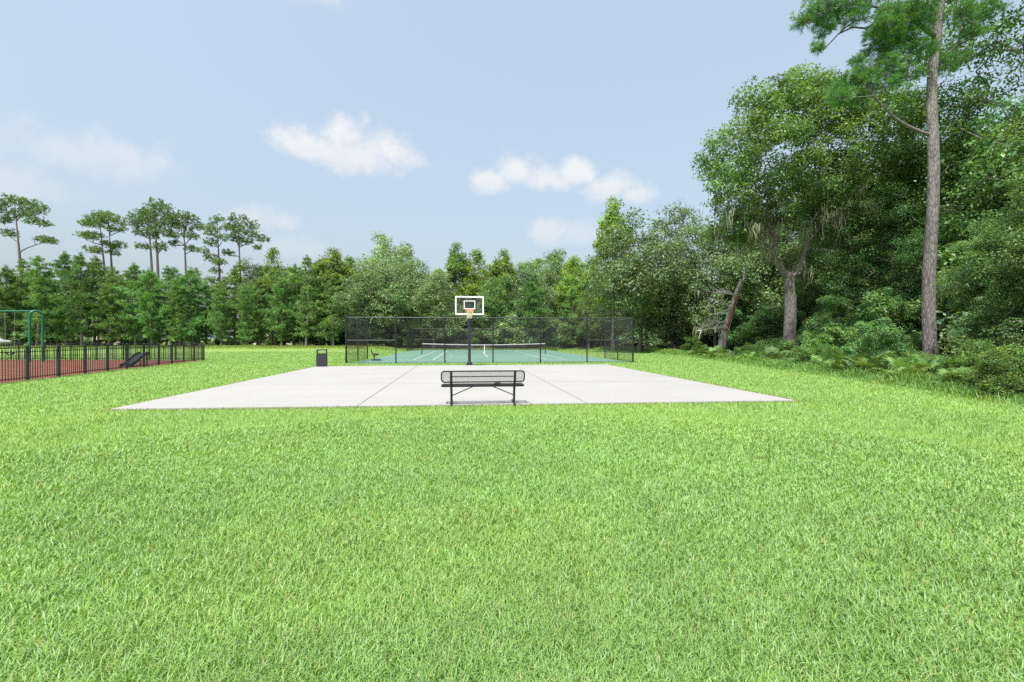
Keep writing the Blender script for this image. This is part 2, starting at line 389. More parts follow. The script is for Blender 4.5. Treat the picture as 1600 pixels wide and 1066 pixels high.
ug = [0, .331, .667, 1]; vg = [0, .333, .667, 1]
for i in range(3):
    for j in range(3):
        u0, u1, v0, v1 = ug[i], ug[i + 1], vg[j], vg[j + 1]
        gu, gv = .0009, .0024                                     # half the joint width, in pad units
        a = [bil(u0 + (gu if i else -.001), v0 + (gv if j else -.001)), bil(u1 - (gu if i < 2 else -.001), v0 + (gv if j else -.001)),
             bil(u1 - (gu if i < 2 else -.001), v1 - (gv if j < 2 else -.001)), bil(u0 + (gu if i else -.001), v1 - (gv if j < 2 else -.001))]
        zt = .040 + random.uniform(-.0015, .0015); sl = MB()
        inn = []
        mxp = (sum(p[0] for p in a) / 4, sum(p[1] for p in a) / 4)
        for p in a: inn.append((p[0] + (mxp[0] - p[0]) * .002, p[1] + (mxp[1] - p[1]) * .002))
        sl.add([(x, y, -.09) for x, y in a] + [(x, y, zt - .006) for x, y in a] + [(x, y, zt) for x, y in inn],
               [(3, 2, 1, 0)] + [(k, (k + 1) % 4, 4 + (k + 1) % 4, 4 + k) for k in range(4)] + [(4 + k, 4 + (k + 1) % 4, 8 + (k + 1) % 4, 8 + k) for k in range(4)] + [(8, 9, 10, 11)])
        sl.build('slab', M['concrete'], pad_o)
# worn earth along the pad's edges
earth = MB()
rim = [(-.013, -.006), (1.022, -.006), (1.010, 1.006), (-.010, 1.006)]
pts = [bil(*p) for p in rim]
poly_sheet('bare_earth', pts, .005, M['soil'], 'thin brown bare earth edge around the concrete pad', 'earth')

# playground mulch
FENCE_A = (-17.4 + .2635 * 2.0, 13.5); FENCE_B = (-21.8, 32.2)
poly_sheet('mulch_bed', [(FENCE_A[0] - .1, FENCE_A[1]), (FENCE_B[0] + .05, FENCE_B[1] - .1), (-48, 32.6), (-48, 13.5)], .012, M['mulch'], 'reddish brown mulch bed of the fenced playground', 'mulch bed')

# tennis court surface and lines
TY = R(5.6); TC = (-2.7, 44.6)
def tn(lx, ly, z=0): return (TC[0] + lx * math.cos(TY) - ly * math.sin(TY), TC[1] + lx * math.sin(TY) + ly * math.cos(TY), z)
tw, tl = 8.75, 16.1
me = bpy.data.meshes.new('tennis_court'); me.from_pydata([tn(-tw, -tl, .016), tn(tw, -tl, .016), tn(tw, tl, .016), tn(-tw, tl, .016)], [], [(0, 1, 2, 3)]); me.materials.append(M['court'])
tc_o = tag(link('tennis_court', me), 'green acrylic tennis court surface with white lines behind the fence', 'tennis court', kind='structure')
def court_line(x0, y0, x1, y1, w, mat, z=.021):
    d = Vector((x1 - x0, y1 - y0)).normalized(); p = Vector((-d.y, d.x)) * w / 2
    c = [(x0 + p.x, y0 + p.y), (x0 - p.x, y0 - p.y), (x1 - p.x, y1 - p.y), (x1 + p.x, y1 + p.y)]
    me = bpy.data.meshes.new('court_line'); me.from_pydata([tn(x, y, z) for x, y in c[::-1]], [], [(0, 1, 2, 3)]); me.materials.append(mat); me.update()
    if me.polygons[0].normal.z < 0: me.flip_normals()
    link('court_line', me, tc_o)
LW = .075
for sx in (-5.485, 5.485): court_line(sx, -11.885, sx, 11.885, LW, M['line'])
for sx in (-4.115, 4.115): court_line(sx, -11.84, sx, 11.84, LW, M['line'], .0213)
for sy in (-11.885, 11.885): court_line(-5.44, sy, 5.44, sy, .1, M['line'], .0216)
for sy in (-6.4, 6.4): court_line(-4.07, sy, 4.07, sy, LW, M['line'], .0219)
court_line(0, -6.36, 0, 6.36, LW, M['line'], .0222)
for sx in (-3.05, 3.05): court_line(sx, -10.6, sx, -.6, .06, M['line2'], .0225)
for sy in (-10.6, -4.4): court_line(-3.02, sy, 3.02, sy, .06, M['line2'], .0228)

# ------------------------------------------------------------------ lawn blades
def value_noise(x, y, s, seed):
    r = np.random.default_rng(seed); G = r.random((256, 256))
    fx, fy = x / s + 500, y / s + 500; ix, iy = np.floor(fx).astype(int), np.floor(fy).astype(int); tx, ty = fx - ix, fy - iy
    tx = tx * tx * (3 - 2 * tx); ty = ty * ty * (3 - 2 * ty)
    g = lambda a, b: G[a % 256, b % 256]
    return (g(ix, iy) * (1 - tx) + g(ix + 1, iy) * tx) * (1 - ty) + (g(ix, iy + 1) * (1 - tx) + g(ix + 1, iy + 1) * tx) * ty
TEN_POLY = [tn(-tw, -tl)[:2], tn(tw, -tl)[:2], tn(tw, tl)[:2], tn(-tw, tl)[:2]]
MULCH_POLY = [(FENCE_A[0], FENCE_A[1]), FENCE_B, (-60, 32.6), (-60, 13.5)]
def blades(name, x, y, h, w, lean, tint, mat, rng, segs=2):
    n = len(x); z0 = ground_z(x, y) - .004
    az = rng.uniform(0, 2 * np.pi, n); fa = az + np.pi / 2 + rng.normal(0, .5, n)
    d = np.stack([np.cos(az), np.sin(az)], 1); s = np.stack([np.cos(fa), np.sin(fa)], 1) * (w / 2)[:, None]
    b = np.stack([x, y], 1); L_ = (h * lean)[:, None]
    P0 = b; P1 = b + d * L_ * .35; P2 = b + d * L_
    z1 = z0 + h * .62; z2 = z0 + h * np.sqrt(np.clip(1 - .35 * lean, .2, 1))
    if segs == 2:
        Vv = np.empty((n, 5, 3))
        Vv[:, 0, :2] = P0 - s; Vv[:, 1, :2] = P0 + s; Vv[:, 2, :2] = P1 + s * .85; Vv[:, 3, :2] = P1 - s * .85; Vv[:, 4, :2] = P2
        Vv[:, 0, 2] = Vv[:, 1, 2] = z0; Vv[:, 2, 2] = Vv[:, 3, 2] = z1; Vv[:, 4, 2] = z2
        k = np.arange(n)[:, None] * 5
        Fa = np.concatenate([k + np.array([[0, 1, 2]]), k + np.array([[0, 2, 3]]), k + np.array([[3, 2, 4]])], 0); nv = 5
    else:
        Vv = np.empty((n, 3, 3)); Vv[:, 0, :2] = P0 - s; Vv[:, 1, :2] = P0 + s; Vv[:, 2, :2] = P2
        Vv[:, 0, 2] = Vv[:, 1, 2] = z0; Vv[:, 2, 2] = z2
        Fa = np.arange(n * 3).reshape(n, 3); nv = 3
    return mesh_np(name, Vv.reshape(-1, 3), Fa, mat, np.repeat(tint, nv, 0))
def scatter_lawn(rng, n, r0, r1, p):
    u = rng.random(n); r = (r0 ** p + u * (r1 ** p - r0 ** p)) ** (1 / p); a = rng.uniform(R(-58), R(58), n)
    x, y = r * np.sin(a), r * np.cos(a)
    keep = ~in_poly(x, y, PAD) & ~in_poly(x, y, TEN_POLY) & ~in_poly(x, y, MULCH_POLY) & ~in_poly(x - .6, y, WOOD_POLY)
    return x[keep], y[keep]
def lawn_tint(x, y, rng):
    n = len(x); big = value_noise(x, y, 2.6, 1) * .55 + value_noise(x, y, .9, 2) * .45; med = value_noise(x, y, .32, 3)
    t = np.ones((n, 3)); v = .84 + .20 * big + .16 * (med - .5) + rng.normal(0, .07, n)
    pale = rng.random(n)                               # bleached, bluish and straw blades among the green
    c = np.array([[1.0, 1.0, 1.0]]).repeat(n, 0)
    c[pale < .42] = (1.20, 1.12, 1.70); c[pale < .17] = (1.45, 1.24, 2.3); c[pale < .03] = (1.75, 1.05, 1.6); c[pale > .88] = (.82, .96, .80)
    yel = smooth01(.52, .8, value_noise(x, y, 1.7, 5))[:, None]; c = c * (1 + yel * np.array([[.06, .01, -.05]]))
    return np.clip(c * v[:, None], .2, 2.6)
def make_lawn():
    rng = np.random.default_rng(5); parts = []
    x, y = scatter_lawn(rng, 310000, 1.55, 9.0, .30); r = np.hypot(x, y)
    tuft = value_noise(x, y, .5, 9); h = (.030 + .032 * rng.random(len(x)) + .022 * tuft) * (1 + .0 * r)
    w = .0052 * (np.maximum(r, 2.6) / 2.6) ** .75 * rng.uniform(.7, 1.3, len(x))
    o = link('grass', blades('grass', x, y, h, w, rng.uniform(.25, 1.15, len(x)), lawn_tint(x, y, rng), M['grass'], rng, 2))
    tag(o, 'short mown grass blades of the near lawn', 'grass', kind='stuff')
    x, y = scatter_lawn(rng, 420000, 9.0, 62.0, .32); r = np.hypot(x, y)
    h = .035 + .04 * rng.random(len(x)) + .02 * value_noise(x, y, .8, 9)
    w = .0125 * (r / 9) ** .9 * rng.uniform(.7, 1.3, len(x))
    o = link('grass', blades('grass', x, y, h, w, rng.uniform(.2, .9, len(x)), lawn_tint(x, y, rng), M['grass'], rng, 1))
    tag(o, 'short mown grass around the concrete pad and tennis court', 'grass', kind='stuff')
    # ragged weeds where the mower stops
    e = np.array(WOOD_EDGE[:-1]); seg = np.diff(e, axis=0); ln = np.hypot(seg[:, 0], seg[:, 1])
    n = 100000; k = rng.choice(len(ln), n, p=ln / ln.sum()); t = rng.random(n); b = e[k] + seg[k] * t[:, None]
    nr = np.stack([seg[k, 1], -seg[k, 0]], 1) / ln[k][:, None]; off = rng.gamma(2.0, 1.1, n) - .6
    x, y = b[:, 0] + nr[:, 0] * off, b[:, 1] + nr[:, 1] * off
    clump = value_noise(x, y, .9, 21); h = (.12 + .58 * clump * rng.random(n)) * smooth01(-.6, .8, off) + .05
    w = (.010 + .010 * rng.random(n)) * np.clip(np.hypot(x, y) / 20, .6, 2)
    c = lawn_tint(x, y, rng); c[value_noise(x, y, 1.4, 33) > .62] *= (1.35, 1.05, .9)
    tag(link('weeds', blades('weeds', x, y, h, w, rng.uniform(.3, 1.0, n), c, M['weed'], rng, 2)), 'ragged tall weeds along the edge of the woods', 'weeds', kind='stuff')
    n = 260; uu = []; 
    for q in range(n):
        if rng.random() < .5: uu.append((rng.choice([.331, .667]), np.clip(rng.choice([.1, .3, .45, .62, .8]) + rng.normal(0, .05), 0, 1)))
        else: uu.append((np.clip(rng.choice([.12, .24, .4, .55, .74, .9]) + rng.normal(0, .02), 0, 1), rng.choice([.333, .667])))
    q = np.array([bil(u, v) for u, v in uu]); c = lawn_tint(q[:, 0], q[:, 1], rng) * np.array([[.7, .45, .5]])
    wj = link('weeds', blades('weeds', q[:, 0], q[:, 1], rng.uniform(.045, .075, n), np.full(n, .012), rng.uniform(.3, 1.2, n), c, M['weed'], rng, 1)); tag(wj, 'tiny weeds and debris in the joints of the concrete pad', 'weeds', kind='stuff')
    # unmown yellowish grass on the bank and behind the tennis court
    n = 52000; x = rng.uniform(-85, 13, n); y = 57.5 + rng.gamma(2.0, 2.6, n); kp = ~in_poly(x, y, TEN_POLY) & (y < 82)
    x, y = x[kp], y[kp]; n = len(x); kk = value_noise(x, y, 2.2, 41)
    h = .08 + .26 * rng.random(n) * kk; c = lawn_tint(x, y, rng) * np.where(kk > .45, 1, .9)[:, None] * np.array([[1.25, 1.05, .9]])
    brown = (value_noise(x, y * 2.5, 4.0, 44) > .52) & (x < -9) & (y < 64); c[brown] *= (.95, .62, .62); c[(y > 59) & ~brown] *= .82
    tag(link('weeds', blades('weeds', x, y, h, np.full(n, .05), rng.uniform(.2, .8, n), c, M['weed'], rng, 1)), 'rough yellowish unmown grass on the low bank before the pines', 'weeds', kind='stuff')
make_lawn()

# ------------------------------------------------------------------ trees: skeleton, limbs, leaves
def unit(v): return v / np.maximum(np.linalg.norm(v, axis=-1, keepdims=True), 1e-9)
class Skel:
    def __init__(s, trunk, trunk_r):
        s.p = [np.array(p, float) for p in trunk]; s.par = [-1] + list(range(len(trunk) - 1)); s.nt = len(trunk); s.tr = list(trunk_r); s.tips = []
    def grow(s, target, rng, step=.9, sag=.10, up_pen=.9, min_z=0.0, src=None):
        P = np.array(s.p); t = np.array(target, float); d = np.linalg.norm(P - t, axis=1)
        cost = d + up_pen * np.maximum(0, P[:, 2] - t[2] + .25 * d) + 50 * (P[:, 2] < min_z)
        k = int(np.argmin(cost)) if src is None else src; a = P[k]; L_ = d[k]; m = max(1, int(L_ / step)); prev = k
        side = rng.normal(0, .09, 3) * L_
        for i in range(1, m + 1):
            f = i / m; q = a + (t - a) * f + side * math.sin(math.pi * f) + np.array([0, 0, sag * L_ * math.sin(math.pi * f)])
            s.p.append(q); s.par.append(prev); prev = len(s.p) - 1
        s.tips.append(prev); return prev
    def radii(s, tip, expo=.42):
        n = len(s.p); w = np.zeros(n)
        for t in s.tips: w[t] += 1
        for i in range(n - 1, 0, -1):
            if s.par[i] >= 0: w[s.par[i]] += w[i]
        r = tip * np.maximum(w, 1) ** expo
        for i in range(s.nt): r[i] = s.tr[i]
        for i in range(s.nt, n): r[i] = min(r[i], .8 * r[s.par[i]])
        return r
    def tubes(s, r, n=5, nt=12, flare=True):
        Vl, Fl = [], []; off = 0
        P = np.array(s.p)
        # trunk, one continuous tube
        for i in range(s.nt):
            a = P[max(i - 1, 0)]; b = P[min(i + 1, s.nt - 1)]; t = unit(b - a); u = unit(np.cross(t, [0.3, 1, 0.1])); v = np.cross(t, u)
            an = np.arange(nt) * 2 * np.pi / nt; rr = r[i] * (1 + .06 * np.sin(an * 3 + i) + (.22 * np.sin(an * 5 + .7) if (flare and i == 0) else 0))
            Vl.append(P[i] + (np.cos(an)[:, None] * u + np.sin(an)[:, None] * v) * rr[:, None])
        for i in range(s.nt - 1):
            for k in range(nt): Fl.append((i * nt + k, i * nt + (k + 1) % nt, (i + 1) * nt + (k + 1) % nt, (i + 1) * nt + k))
        off = s.nt * nt; an = np.arange(n) * 2 * np.pi / n; ca, sa = np.cos(an)[:, None], np.sin(an)[:, None]
        for i in range(s.nt, len(P)):
            j = s.par[i]; a, b = P[j], P[i]; t = unit(b - a); u = unit(np.cross(t, [.31, .7, .2])); v = np.cross(t, u); ra = min(r[j], r[i] * 1.25)
            Vl.append(a + (ca * u + sa * v) * ra); Vl.append(b + t * r[i] * .3 + (ca * u + sa * v) * r[i])
            for k in range(n): Fl.append((off + k, off + (k + 1) % n, off + n + (k + 1) % n, off + n + k))
            off += 2 * n
        return np.concatenate(Vl), np.array(Fl)

def leaf_quads(rng, C, rad, per, size, flat=.65, tintv=.22, droop=.25, up=.8, shell=.35, warm=.06):
    """Leaves round clump centres C: rhombic folded blades, normals biased upwards and outwards."""
    n = len(C) * per; c = np.repeat(C, per, 0); rr = np.repeat(rad, per)
    d = unit(rng.normal(size=(n, 3))); q = (shell + (1 - shell) * rng.random(n)) ** .6
    p = c + d * (rr * q)[:, None] * np.array([1, 1, flat])
    nrm = unit(d * .55 + rng.normal(0, .55, (n, 3)) + np.array([0, 0, up])); ax = rng.normal(size=(n, 3)) + d * .6 - np.array([0, 0, droop])
    ax = unit(ax - nrm * (ax * nrm).sum(1, keepdims=True)); sd = np.cross(nrm, ax)
    L_ = size * rng.uniform(.65, 1.35, n)[:, None]; W = L_ * rng.uniform(.42, .62, n)[:, None]
    V = np.empty((n, 4, 3)); V[:, 0] = p; V[:, 1] = p + ax * L_ * .5 + sd * W * .5 + nrm * L_ * .1; V[:, 2] = p + ax * L_; V[:, 3] = p + ax * L_ * .5 - sd * W * .5 + nrm * L_ * .1
    ct = rng.normal(0, tintv, len(C)); cw = rng.normal(0, warm, len(C))
    v = np.exp(np.repeat(ct, per) * .8 + rng.normal(0, tintv * .7, n)); w = np.repeat(cw, per) + rng.normal(0, warm * .6, n)
    tint = np.stack([v * (1 + w * 1.4), v * (1 + w * .35), v * (1 - w * .8)], 1).clip(.25, 2.4)
    F = np.arange(n * 4).reshape(n, 4)
    return V.reshape(-1, 3), F, np.repeat(tint, 4, 0)

def lobe_points(rng, lobes, n, inner=.5):
    vol = np.array([(l[3] * l[4] * l[5]) ** .72 for l in lobes]); k = rng.choice(len(lobes), n * 3, p=vol / vol.sum())
    Lb = np.array(lobes)[k]; d = unit(rng.normal(size=(n * 3, 3))); q = (inner ** 3 + (1 - inner ** 3) * rng.random(n * 3)) ** (1 / 3)
    P = Lb[:, :3] + d * q[:, None] * Lb[:, 3:]
    A = np.array(lobes); dep = np.min(np.linalg.norm((P[:, None] - A[None, :, :3]) / A[None, :, 3:], axis=2), 1)
    keep = (dep > inner * .85) | (rng.random(n * 3) < .25)
    return P[keep][:n]

def broadleaf(name, seed, trunk, trunk_r, lobes, n_clump, per, leaf, clump_r, mat_leaf, mat_bark, tip=.018, moss=0, moss_len=1.6, moss_zone=None, flat=.65, limbs=None, min_z=1.2, droop=.25, tintv=.22, warm=.06, twigs=True, expo=.42, up=.8):
    rng = np.random.default_rng(seed); sk = Skel(trunk, trunk_r)
    for path in (limbs or []):
        src = None
        for q in path: src = sk.grow(q, rng, step=.8, sag=.02, src=src, min_z=0)
    P = lobe_points(rng, lobes, n_clump); tr = np.array(trunk); axis = tr[-1]
    order = np.argsort(np.linalg.norm(P - axis, axis=1) + .3 * np.abs(P[:, 2] - axis[2]))
    P = P[order]
    for q in P: sk.grow(q, rng, min_z=min_z)
    r = sk.radii(tip, expo); Vt, Ft = sk.tubes(r)
    mt = mesh_np(name + '_trunk', Vt, Ft, mat_bark, smooth=True)
    rad = clump_r * rng.uniform(.6, 1.35, len(P)); V, F, T = leaf_quads(rng, P, rad, per, leaf, flat=flat, droop=droop, tintv=tintv, warm=warm, up=up)
    mc = mesh_np(name + '_crown', V, F, mat_leaf, T); mm = None
    if moss:
        nodes = np.array(sk.p)[sk.nt:]; rr = r[sk.nt:]; sel = np.where((rr > .02) & (nodes[:, 2] > 3))[0]
        if moss_zone is not None: sel = np.array([i for i in sel if moss_zone(nodes[i])])
        an = nodes[rng.choice(sel, max(6, moss // 6))]; mm = moss_mesh(name + '_moss', rng, np.repeat(an, 6, 0) + rng.normal(0, .3, (len(an) * 6, 3)) * np.array([1, 1, .3]), moss_len)
    return dict(trunk=mt, crown=mc, moss=mm)
def moss_mesh(name, rng, A, length):
    Vs, Fs, Ts = [], [], []; o = 0
    for a in A:
        base = a + rng.normal(0, .12, 3); L0 = length * rng.uniform(.35, 1.2); tv = rng.uniform(.75, 1.25)
        for k in range(rng.integers(6, 12)):
            b = base + rng.normal(0, .16, 3) * np.array([1, 1, .5]); L_ = L0 * rng.uniform(.25, 1.1); w = rng.uniform(.015, .055); an = rng.uniform(0, np.pi); s = np.array([math.cos(an), math.sin(an), 0]) * w
            dr = np.append(rng.normal(0, .15, 2), -1)
            q1 = b + dr * L_ * .4 + np.append(rng.normal(0, .09, 2), 0); q2 = b + dr * L_
            Vs += [b - s, b + s, q1 + s * .8, q1 - s * .8, q2 + s * .15, q2 - s * .15]; Fs += [(o, o + 1, o + 2, o + 3), (o + 3, o + 2, o + 4, o + 5)]; Ts += [[tv] * 3] * 6; o += 6
    return mesh_np(name, np.array(Vs), np.array(Fs), M['moss'], np.array(Ts))

def needle_tufts(rng, C, D, L_, w, k, tintv=.2, spread=.9):
    """Pine tufts: k thin needle sprays radiating round direction D at every point of C."""
    n = len(C) * k; c = np.repeat(C, k, 0); d0 = np.repeat(unit(D), k, 0)
    d = unit(d0 + rng.normal(0, spread, (n, 3))); ln = L_ * rng.uniform(.6, 1.15, n)[:, None]
    s = unit(np.cross(d, rng.normal(size=(n, 3)))) * (w * rng.uniform(.6, 1.3, n))[:, None]
    V = np.empty((n, 4, 3)); V[:, 0] = c - s * .35; V[:, 1] = c + d * ln * .55 - s * .5 - np.array([0, 0, .02]) * ln; V[:, 2] = c + d * ln - np.array([0, 0, .12]) * ln; V[:, 3] = c + d * ln * .55 + s * .5
    ct = rng.normal(0, tintv, len(C)); v = np.exp(np.repeat(ct, k) + rng.normal(0, .12, n)); wv = np.repeat(rng.normal(0, .10, len(C)), k)
    T = np.stack([v * (1 + wv * 1.5), v * (1 + .3 * wv), v * (1 - wv)], 1).clip(.3, 2.2)
    return V.reshape(-1, 3), np.arange(n * 4).reshape(n, 4), np.repeat(T, 4, 0)

def young_pine(name, seed, H=12.5, RW=2.3, dens=1.0):
    rng = np.random.default_rng(seed); nt = 12; bend = rng.normal(0, .25, 2)
    trunk = [(bend[0] * math.sin(i / nt * 2.4), bend[1] * math.sin(i / nt * 2), H * .97 * i / nt - .05) for i in range(nt + 1)]
    tr = [.15 * (1 - i / nt) ** .8 + .018 for i in range(nt + 1)]
    sk = Skel(trunk, tr); T = np.array(trunk); C, D = [], []
    z = H * rng.uniform(.08, .16); az0 = 0
    while z < H * .985:
        f = z / H; prof = RW * min(1, ((1 - f) * 2.3) ** .75 + .08) * (.72 + .35 * min(1, f * 3)) * rng.uniform(.55, 1.2)
        for b in range(rng.integers(3, 6)):
            az = az0 + b * 1.35 + rng.normal(0, .35); rl = prof * rng.uniform(.4, 1.3)
            i = min(nt - 1, int(f * nt)); base = T[i] + (T[i + 1] - T[i]) * (f * nt - i)
            tipp = base + np.array([math.cos(az) * rl, math.sin(az) * rl, rl * rng.uniform(.12, .5)])
            e = sk.grow(tipp, rng, step=.9, sag=-.06, src=i if f * nt - i < .5 else i + 1)
            m = max(3, int((2.5 + rl * 6.5) * dens))
            for q in range(m):
                g = rng.uniform(.25, 1.05); c = base + (tipp - base) * g + rng.normal(0, .20, 3) * np.array([1, 1, .6]) * (.5 + rl * .35)
                C.append(c); D.append(np.array([math.cos(az) * .7, math.sin(az) * .7, .55]))
        z += rng.uniform(.36, .75); az0 += 1.1
    for q in range(9): C.append(T[-1] + np.array([*rng.normal(0, .12, 2), rng.uniform(-.9, .35)])); D.append(np.array([0, 0, 1.]))
    r = sk.radii(.012); Vt, Ft = sk.tubes(r, n=4, nt=8, flare=False)
    V, F, Tn = needle_tufts(rng, np.array(C), np.array(D), .42, .055, 15)
    return dict(trunk=mesh_np(name + '_trunk', Vt, Ft, M['bark_far'], smooth=True), crown=mesh_np(name + '_crown', V, F, M['lf_pine'], Tn), moss=None)

def tall_pine(name, seed, H, lean, pads, rt=.27):
    """Old flat-topped pine: bare trunk, foliage in pads (x, z, rx, rz) given in metres from the trunk base."""
    rng = np.random.default_rng(seed); nt = 14; zt = max(p[1] for p in pads)
    trunk = [(lean[0] * (i / nt) + lean[1] * math.sin(i / nt * 3.1), .3 * math.sin(i / nt * 4), zt * i / nt - .05) for i in range(nt + 1)]
    tr = [rt * (1 - .55 * i / nt) * (1 if i < 9 else 1 - .14 * (i - 9)) for i in range(nt + 1)]; tr = [max(t, .04) for t in tr]
    sk = Skel(trunk, tr); C, D = [], []
    for px, pz, rx, rzz in pads:
        yc = rng.normal(0, rx * .35); cen = np.array([px, yc, pz - rzz * .6]); sk.grow(cen, rng, step=1.2, sag=.02, up_pen=.9)
        m = int(36 * rx * max(rx * .8, 1) ** .55); dd = unit(rng.normal(size=(m, 3))); q = rng.random(m) ** .42
        P = np.array([px, yc, pz]) + dd * q[:, None] * np.array([rx, rx * .85, rzz])
        for c in P[:max(5, m // 4)]: sk.grow(c, rng, step=1.0, sag=.05, up_pen=.7)
        C.append(P); D.append(dd * .35 + np.array([0, 0, .8]))
    C = np.concatenate(C); D = np.concatenate(D)
    r = sk.radii(.022, .5); Vt, Ft = sk.tubes(r, n=4, nt=9, flare=False)
    V, F, Tn = needle_tufts(rng, C, D, .46, .10, 10)
    return dict(trunk=mesh_np(name + '_trunk', Vt, Ft, M['bark_far'], smooth=True), crown=mesh_np(name + '_crown', V, F, M['lf_tall'], Tn), moss=None)

def plant(proto, name, loc, label, cat, group=None, s=1.0, sz=None, rot=0.0, trunk='trunk', crown='crown'):
    o = empty(name, loc, rot); o.scale = (s, s, sz if sz else s)
    if proto.get('trunk'): link(trunk, proto['trunk'], o)
    if proto.get('crown'): link(crown, proto['crown'], o)
    if proto.get('moss'): m_ = link('spanish_moss', proto['moss'], o); m_['kind'] = 'stuff'
    return tag(o, label, cat, group)

def crown_lobes(rng, H, Rw, z0, n, top=.35):
    """Uneven crown: one core and n bulges round it."""
    core = .72 if top else .50
    Lb = [(0, 0, (z0 + H) / 2, Rw * core, Rw * core, (H - z0) * .46)]
    for k in range(n):
        a = k * 2.4 + rng.normal(0, .3); f = rng.uniform(.05, .95); zz = z0 + (H - z0) * (.12 + .76 * f); rr = Rw * (.75 - .45 * abs(f - .4)) * (1 if top else rng.uniform(.7, 1.35)); q = (rng.uniform(.28, .45) if top else rng.uniform(.16, .44)) * Rw
        Lb.append((math.cos(a) * rr * .8, math.sin(a) * rr * .8, zz, q, q, q * rng.uniform(.7, 1.0)))
    for k in range(3): q = Rw * rng.uniform(.16, .28); Lb.append((rng.normal(0, Rw * .2), rng.normal(0, Rw * .2), H - q * (.9 + .7 * k), q, q, q * 1.3))
    return Lb
def generic_tree(name, seed, H, Rw, z0, n_clump, per, leaf, cr, ml, mb, **kw):
    rng = np.random.default_rng(seed + 100); nt = 7; zt = z0 + (H - z0) * .55; ln = rng.normal(0, .35, 2)
    trunk = [(ln[0] * (i / nt) ** 1.5, ln[1] * (i / nt) ** 1.5, zt * i / nt - .06) for i in range(nt + 1)]; r0 = kw.pop('r0', H * .016)
    tr = [r0 * (1.35 if i == 0 else 1) * (1 - .6 * i / nt) for i in range(nt + 1)]
    return broadleaf(name, seed, trunk, tr, crown_lobes(rng, H, Rw, z0, kw.pop('lobes_n', 8), top=kw.pop('even', 1)), n_clump, per, leaf, cr, ml, mb, **kw)

# prototypes ------------------------------------------------------------------
P = {}
for k in range(5): P['yp%d' % k] = young_pine('young_pine', 20 + k, H=12.5, RW=(2.2, 2.6, 1.9, 2.4, 2.1)[k], dens=(1.3, 1.45, 1.1, 1.35, 1.0)[k])
P['live0'] = generic_tree('live_oak', 1, 15, 7.0, 1.6, 420, 56, .30, 1.0, M['lf_live'], M['bark_oak'], moss=70, moss_len=1.9, tintv=.2, lobes_n=11)
P['live1'] = generic_tree('live_oak', 2, 14, 5.6, 1.2, 380, 56, .28, .9, M['lf_live'], M['bark_oak'], moss=60, moss_len=1.7, lobes_n=10)
P['gum0'] = generic_tree('sweetgum', 3, 16, 3.4, 3.5, 300, 46, .30, .75, M['lf_gum'], M['bark_grey'], warm=.08, lobes_n=8)
P['gum1'] = generic_tree('sweetgum', 4, 15, 3.0, 2.5, 280, 46, .28, .7, M['lf_gum'], M['bark_grey'], warm=.09, lobes_n=9)
P['oak0'] = generic_tree('oak', 5, 16, 4.6, 2.5, 380, 52, .26, .85, M['lf_oak'], M['bark_grey'], lobes_n=10)
P['oak1'] = generic_tree('oak', 6, 17, 5.2, 2.0, 420, 60, .22, .85, M['lf_oak'], M['bark_grey'], moss=60, lobes_n=10)
P['airy'] = generic_tree('oak', 7, 16, 5.0, 6.0, 260, 26, .24, .8, M['lf_live'], M['bark_oak'], lobes_n=9, tip=.03)
P['edge0'] = generic_tree('wood_edge_tree', 8, 15, 5.0, .9, 560, 84, .155, .72, M['lf_edge'], M['bark_grey'], lobes_n=20, flat=.5, droop=.5, even=0, tintv=.28)
P['edge1'] = generic_tree('wood_edge_tree', 9, 17, 5.4, 1.5, 600, 84, .15, .75, M['lf_edge'], M['bark_grey'], lobes_n=20, flat=.45, droop=.4, warm=.08, even=0, tintv=.28)
def shrub(name, seed, H, Rw, n, per, leaf, mat, cr=.3):
    rng = np.random.default_rng(seed + 300); Lb = [(0, 0, H * .36, Rw * .6, Rw * .6, H * .33)]
    for k in range(9): a = k * 1.1 + rng.normal(0, .4); q = Rw * rng.uniform(.16, .42); f = rng.uniform(.3, 1.0); Lb.append((math.cos(a) * Rw * f, math.sin(a) * Rw * f, H * rng.uniform(.18, .9), q, q, q * rng.uniform(.6, 1.2)))
    for k in range(3): Lb.append((rng.normal(0, Rw * .45), rng.normal(0, Rw * .45), H * rng.uniform(.75, 1.0), Rw * .12, Rw * .12, H * .18))
    return broadleaf(name, seed, [(0, 0, -.05), (.02, 0, H * .15), (.03, .03, H * .35)], [.05, .04, .03], Lb, n, per, leaf, cr, mat, M['bark_grey'], tip=.006, min_z=0.02, flat=.7, warm=.08, tintv=.28)
P['sh0'] = shrub('shrub', 31, 2.6, 1.7, 190, 74, .105, M['lf_shrub'])
P['sh1'] = shrub('shrub', 32, 1.9, 1.5, 160, 70, .09, M['lf_shrub'])
P['sh2'] = shrub('shrub', 33, 3.6, 1.9, 240, 74, .12, M['lf_edge'])
P['sh3'] = shrub('shrub', 34, 4.5, 2.6, 200, 50, .22, M['lf_live'], .5)

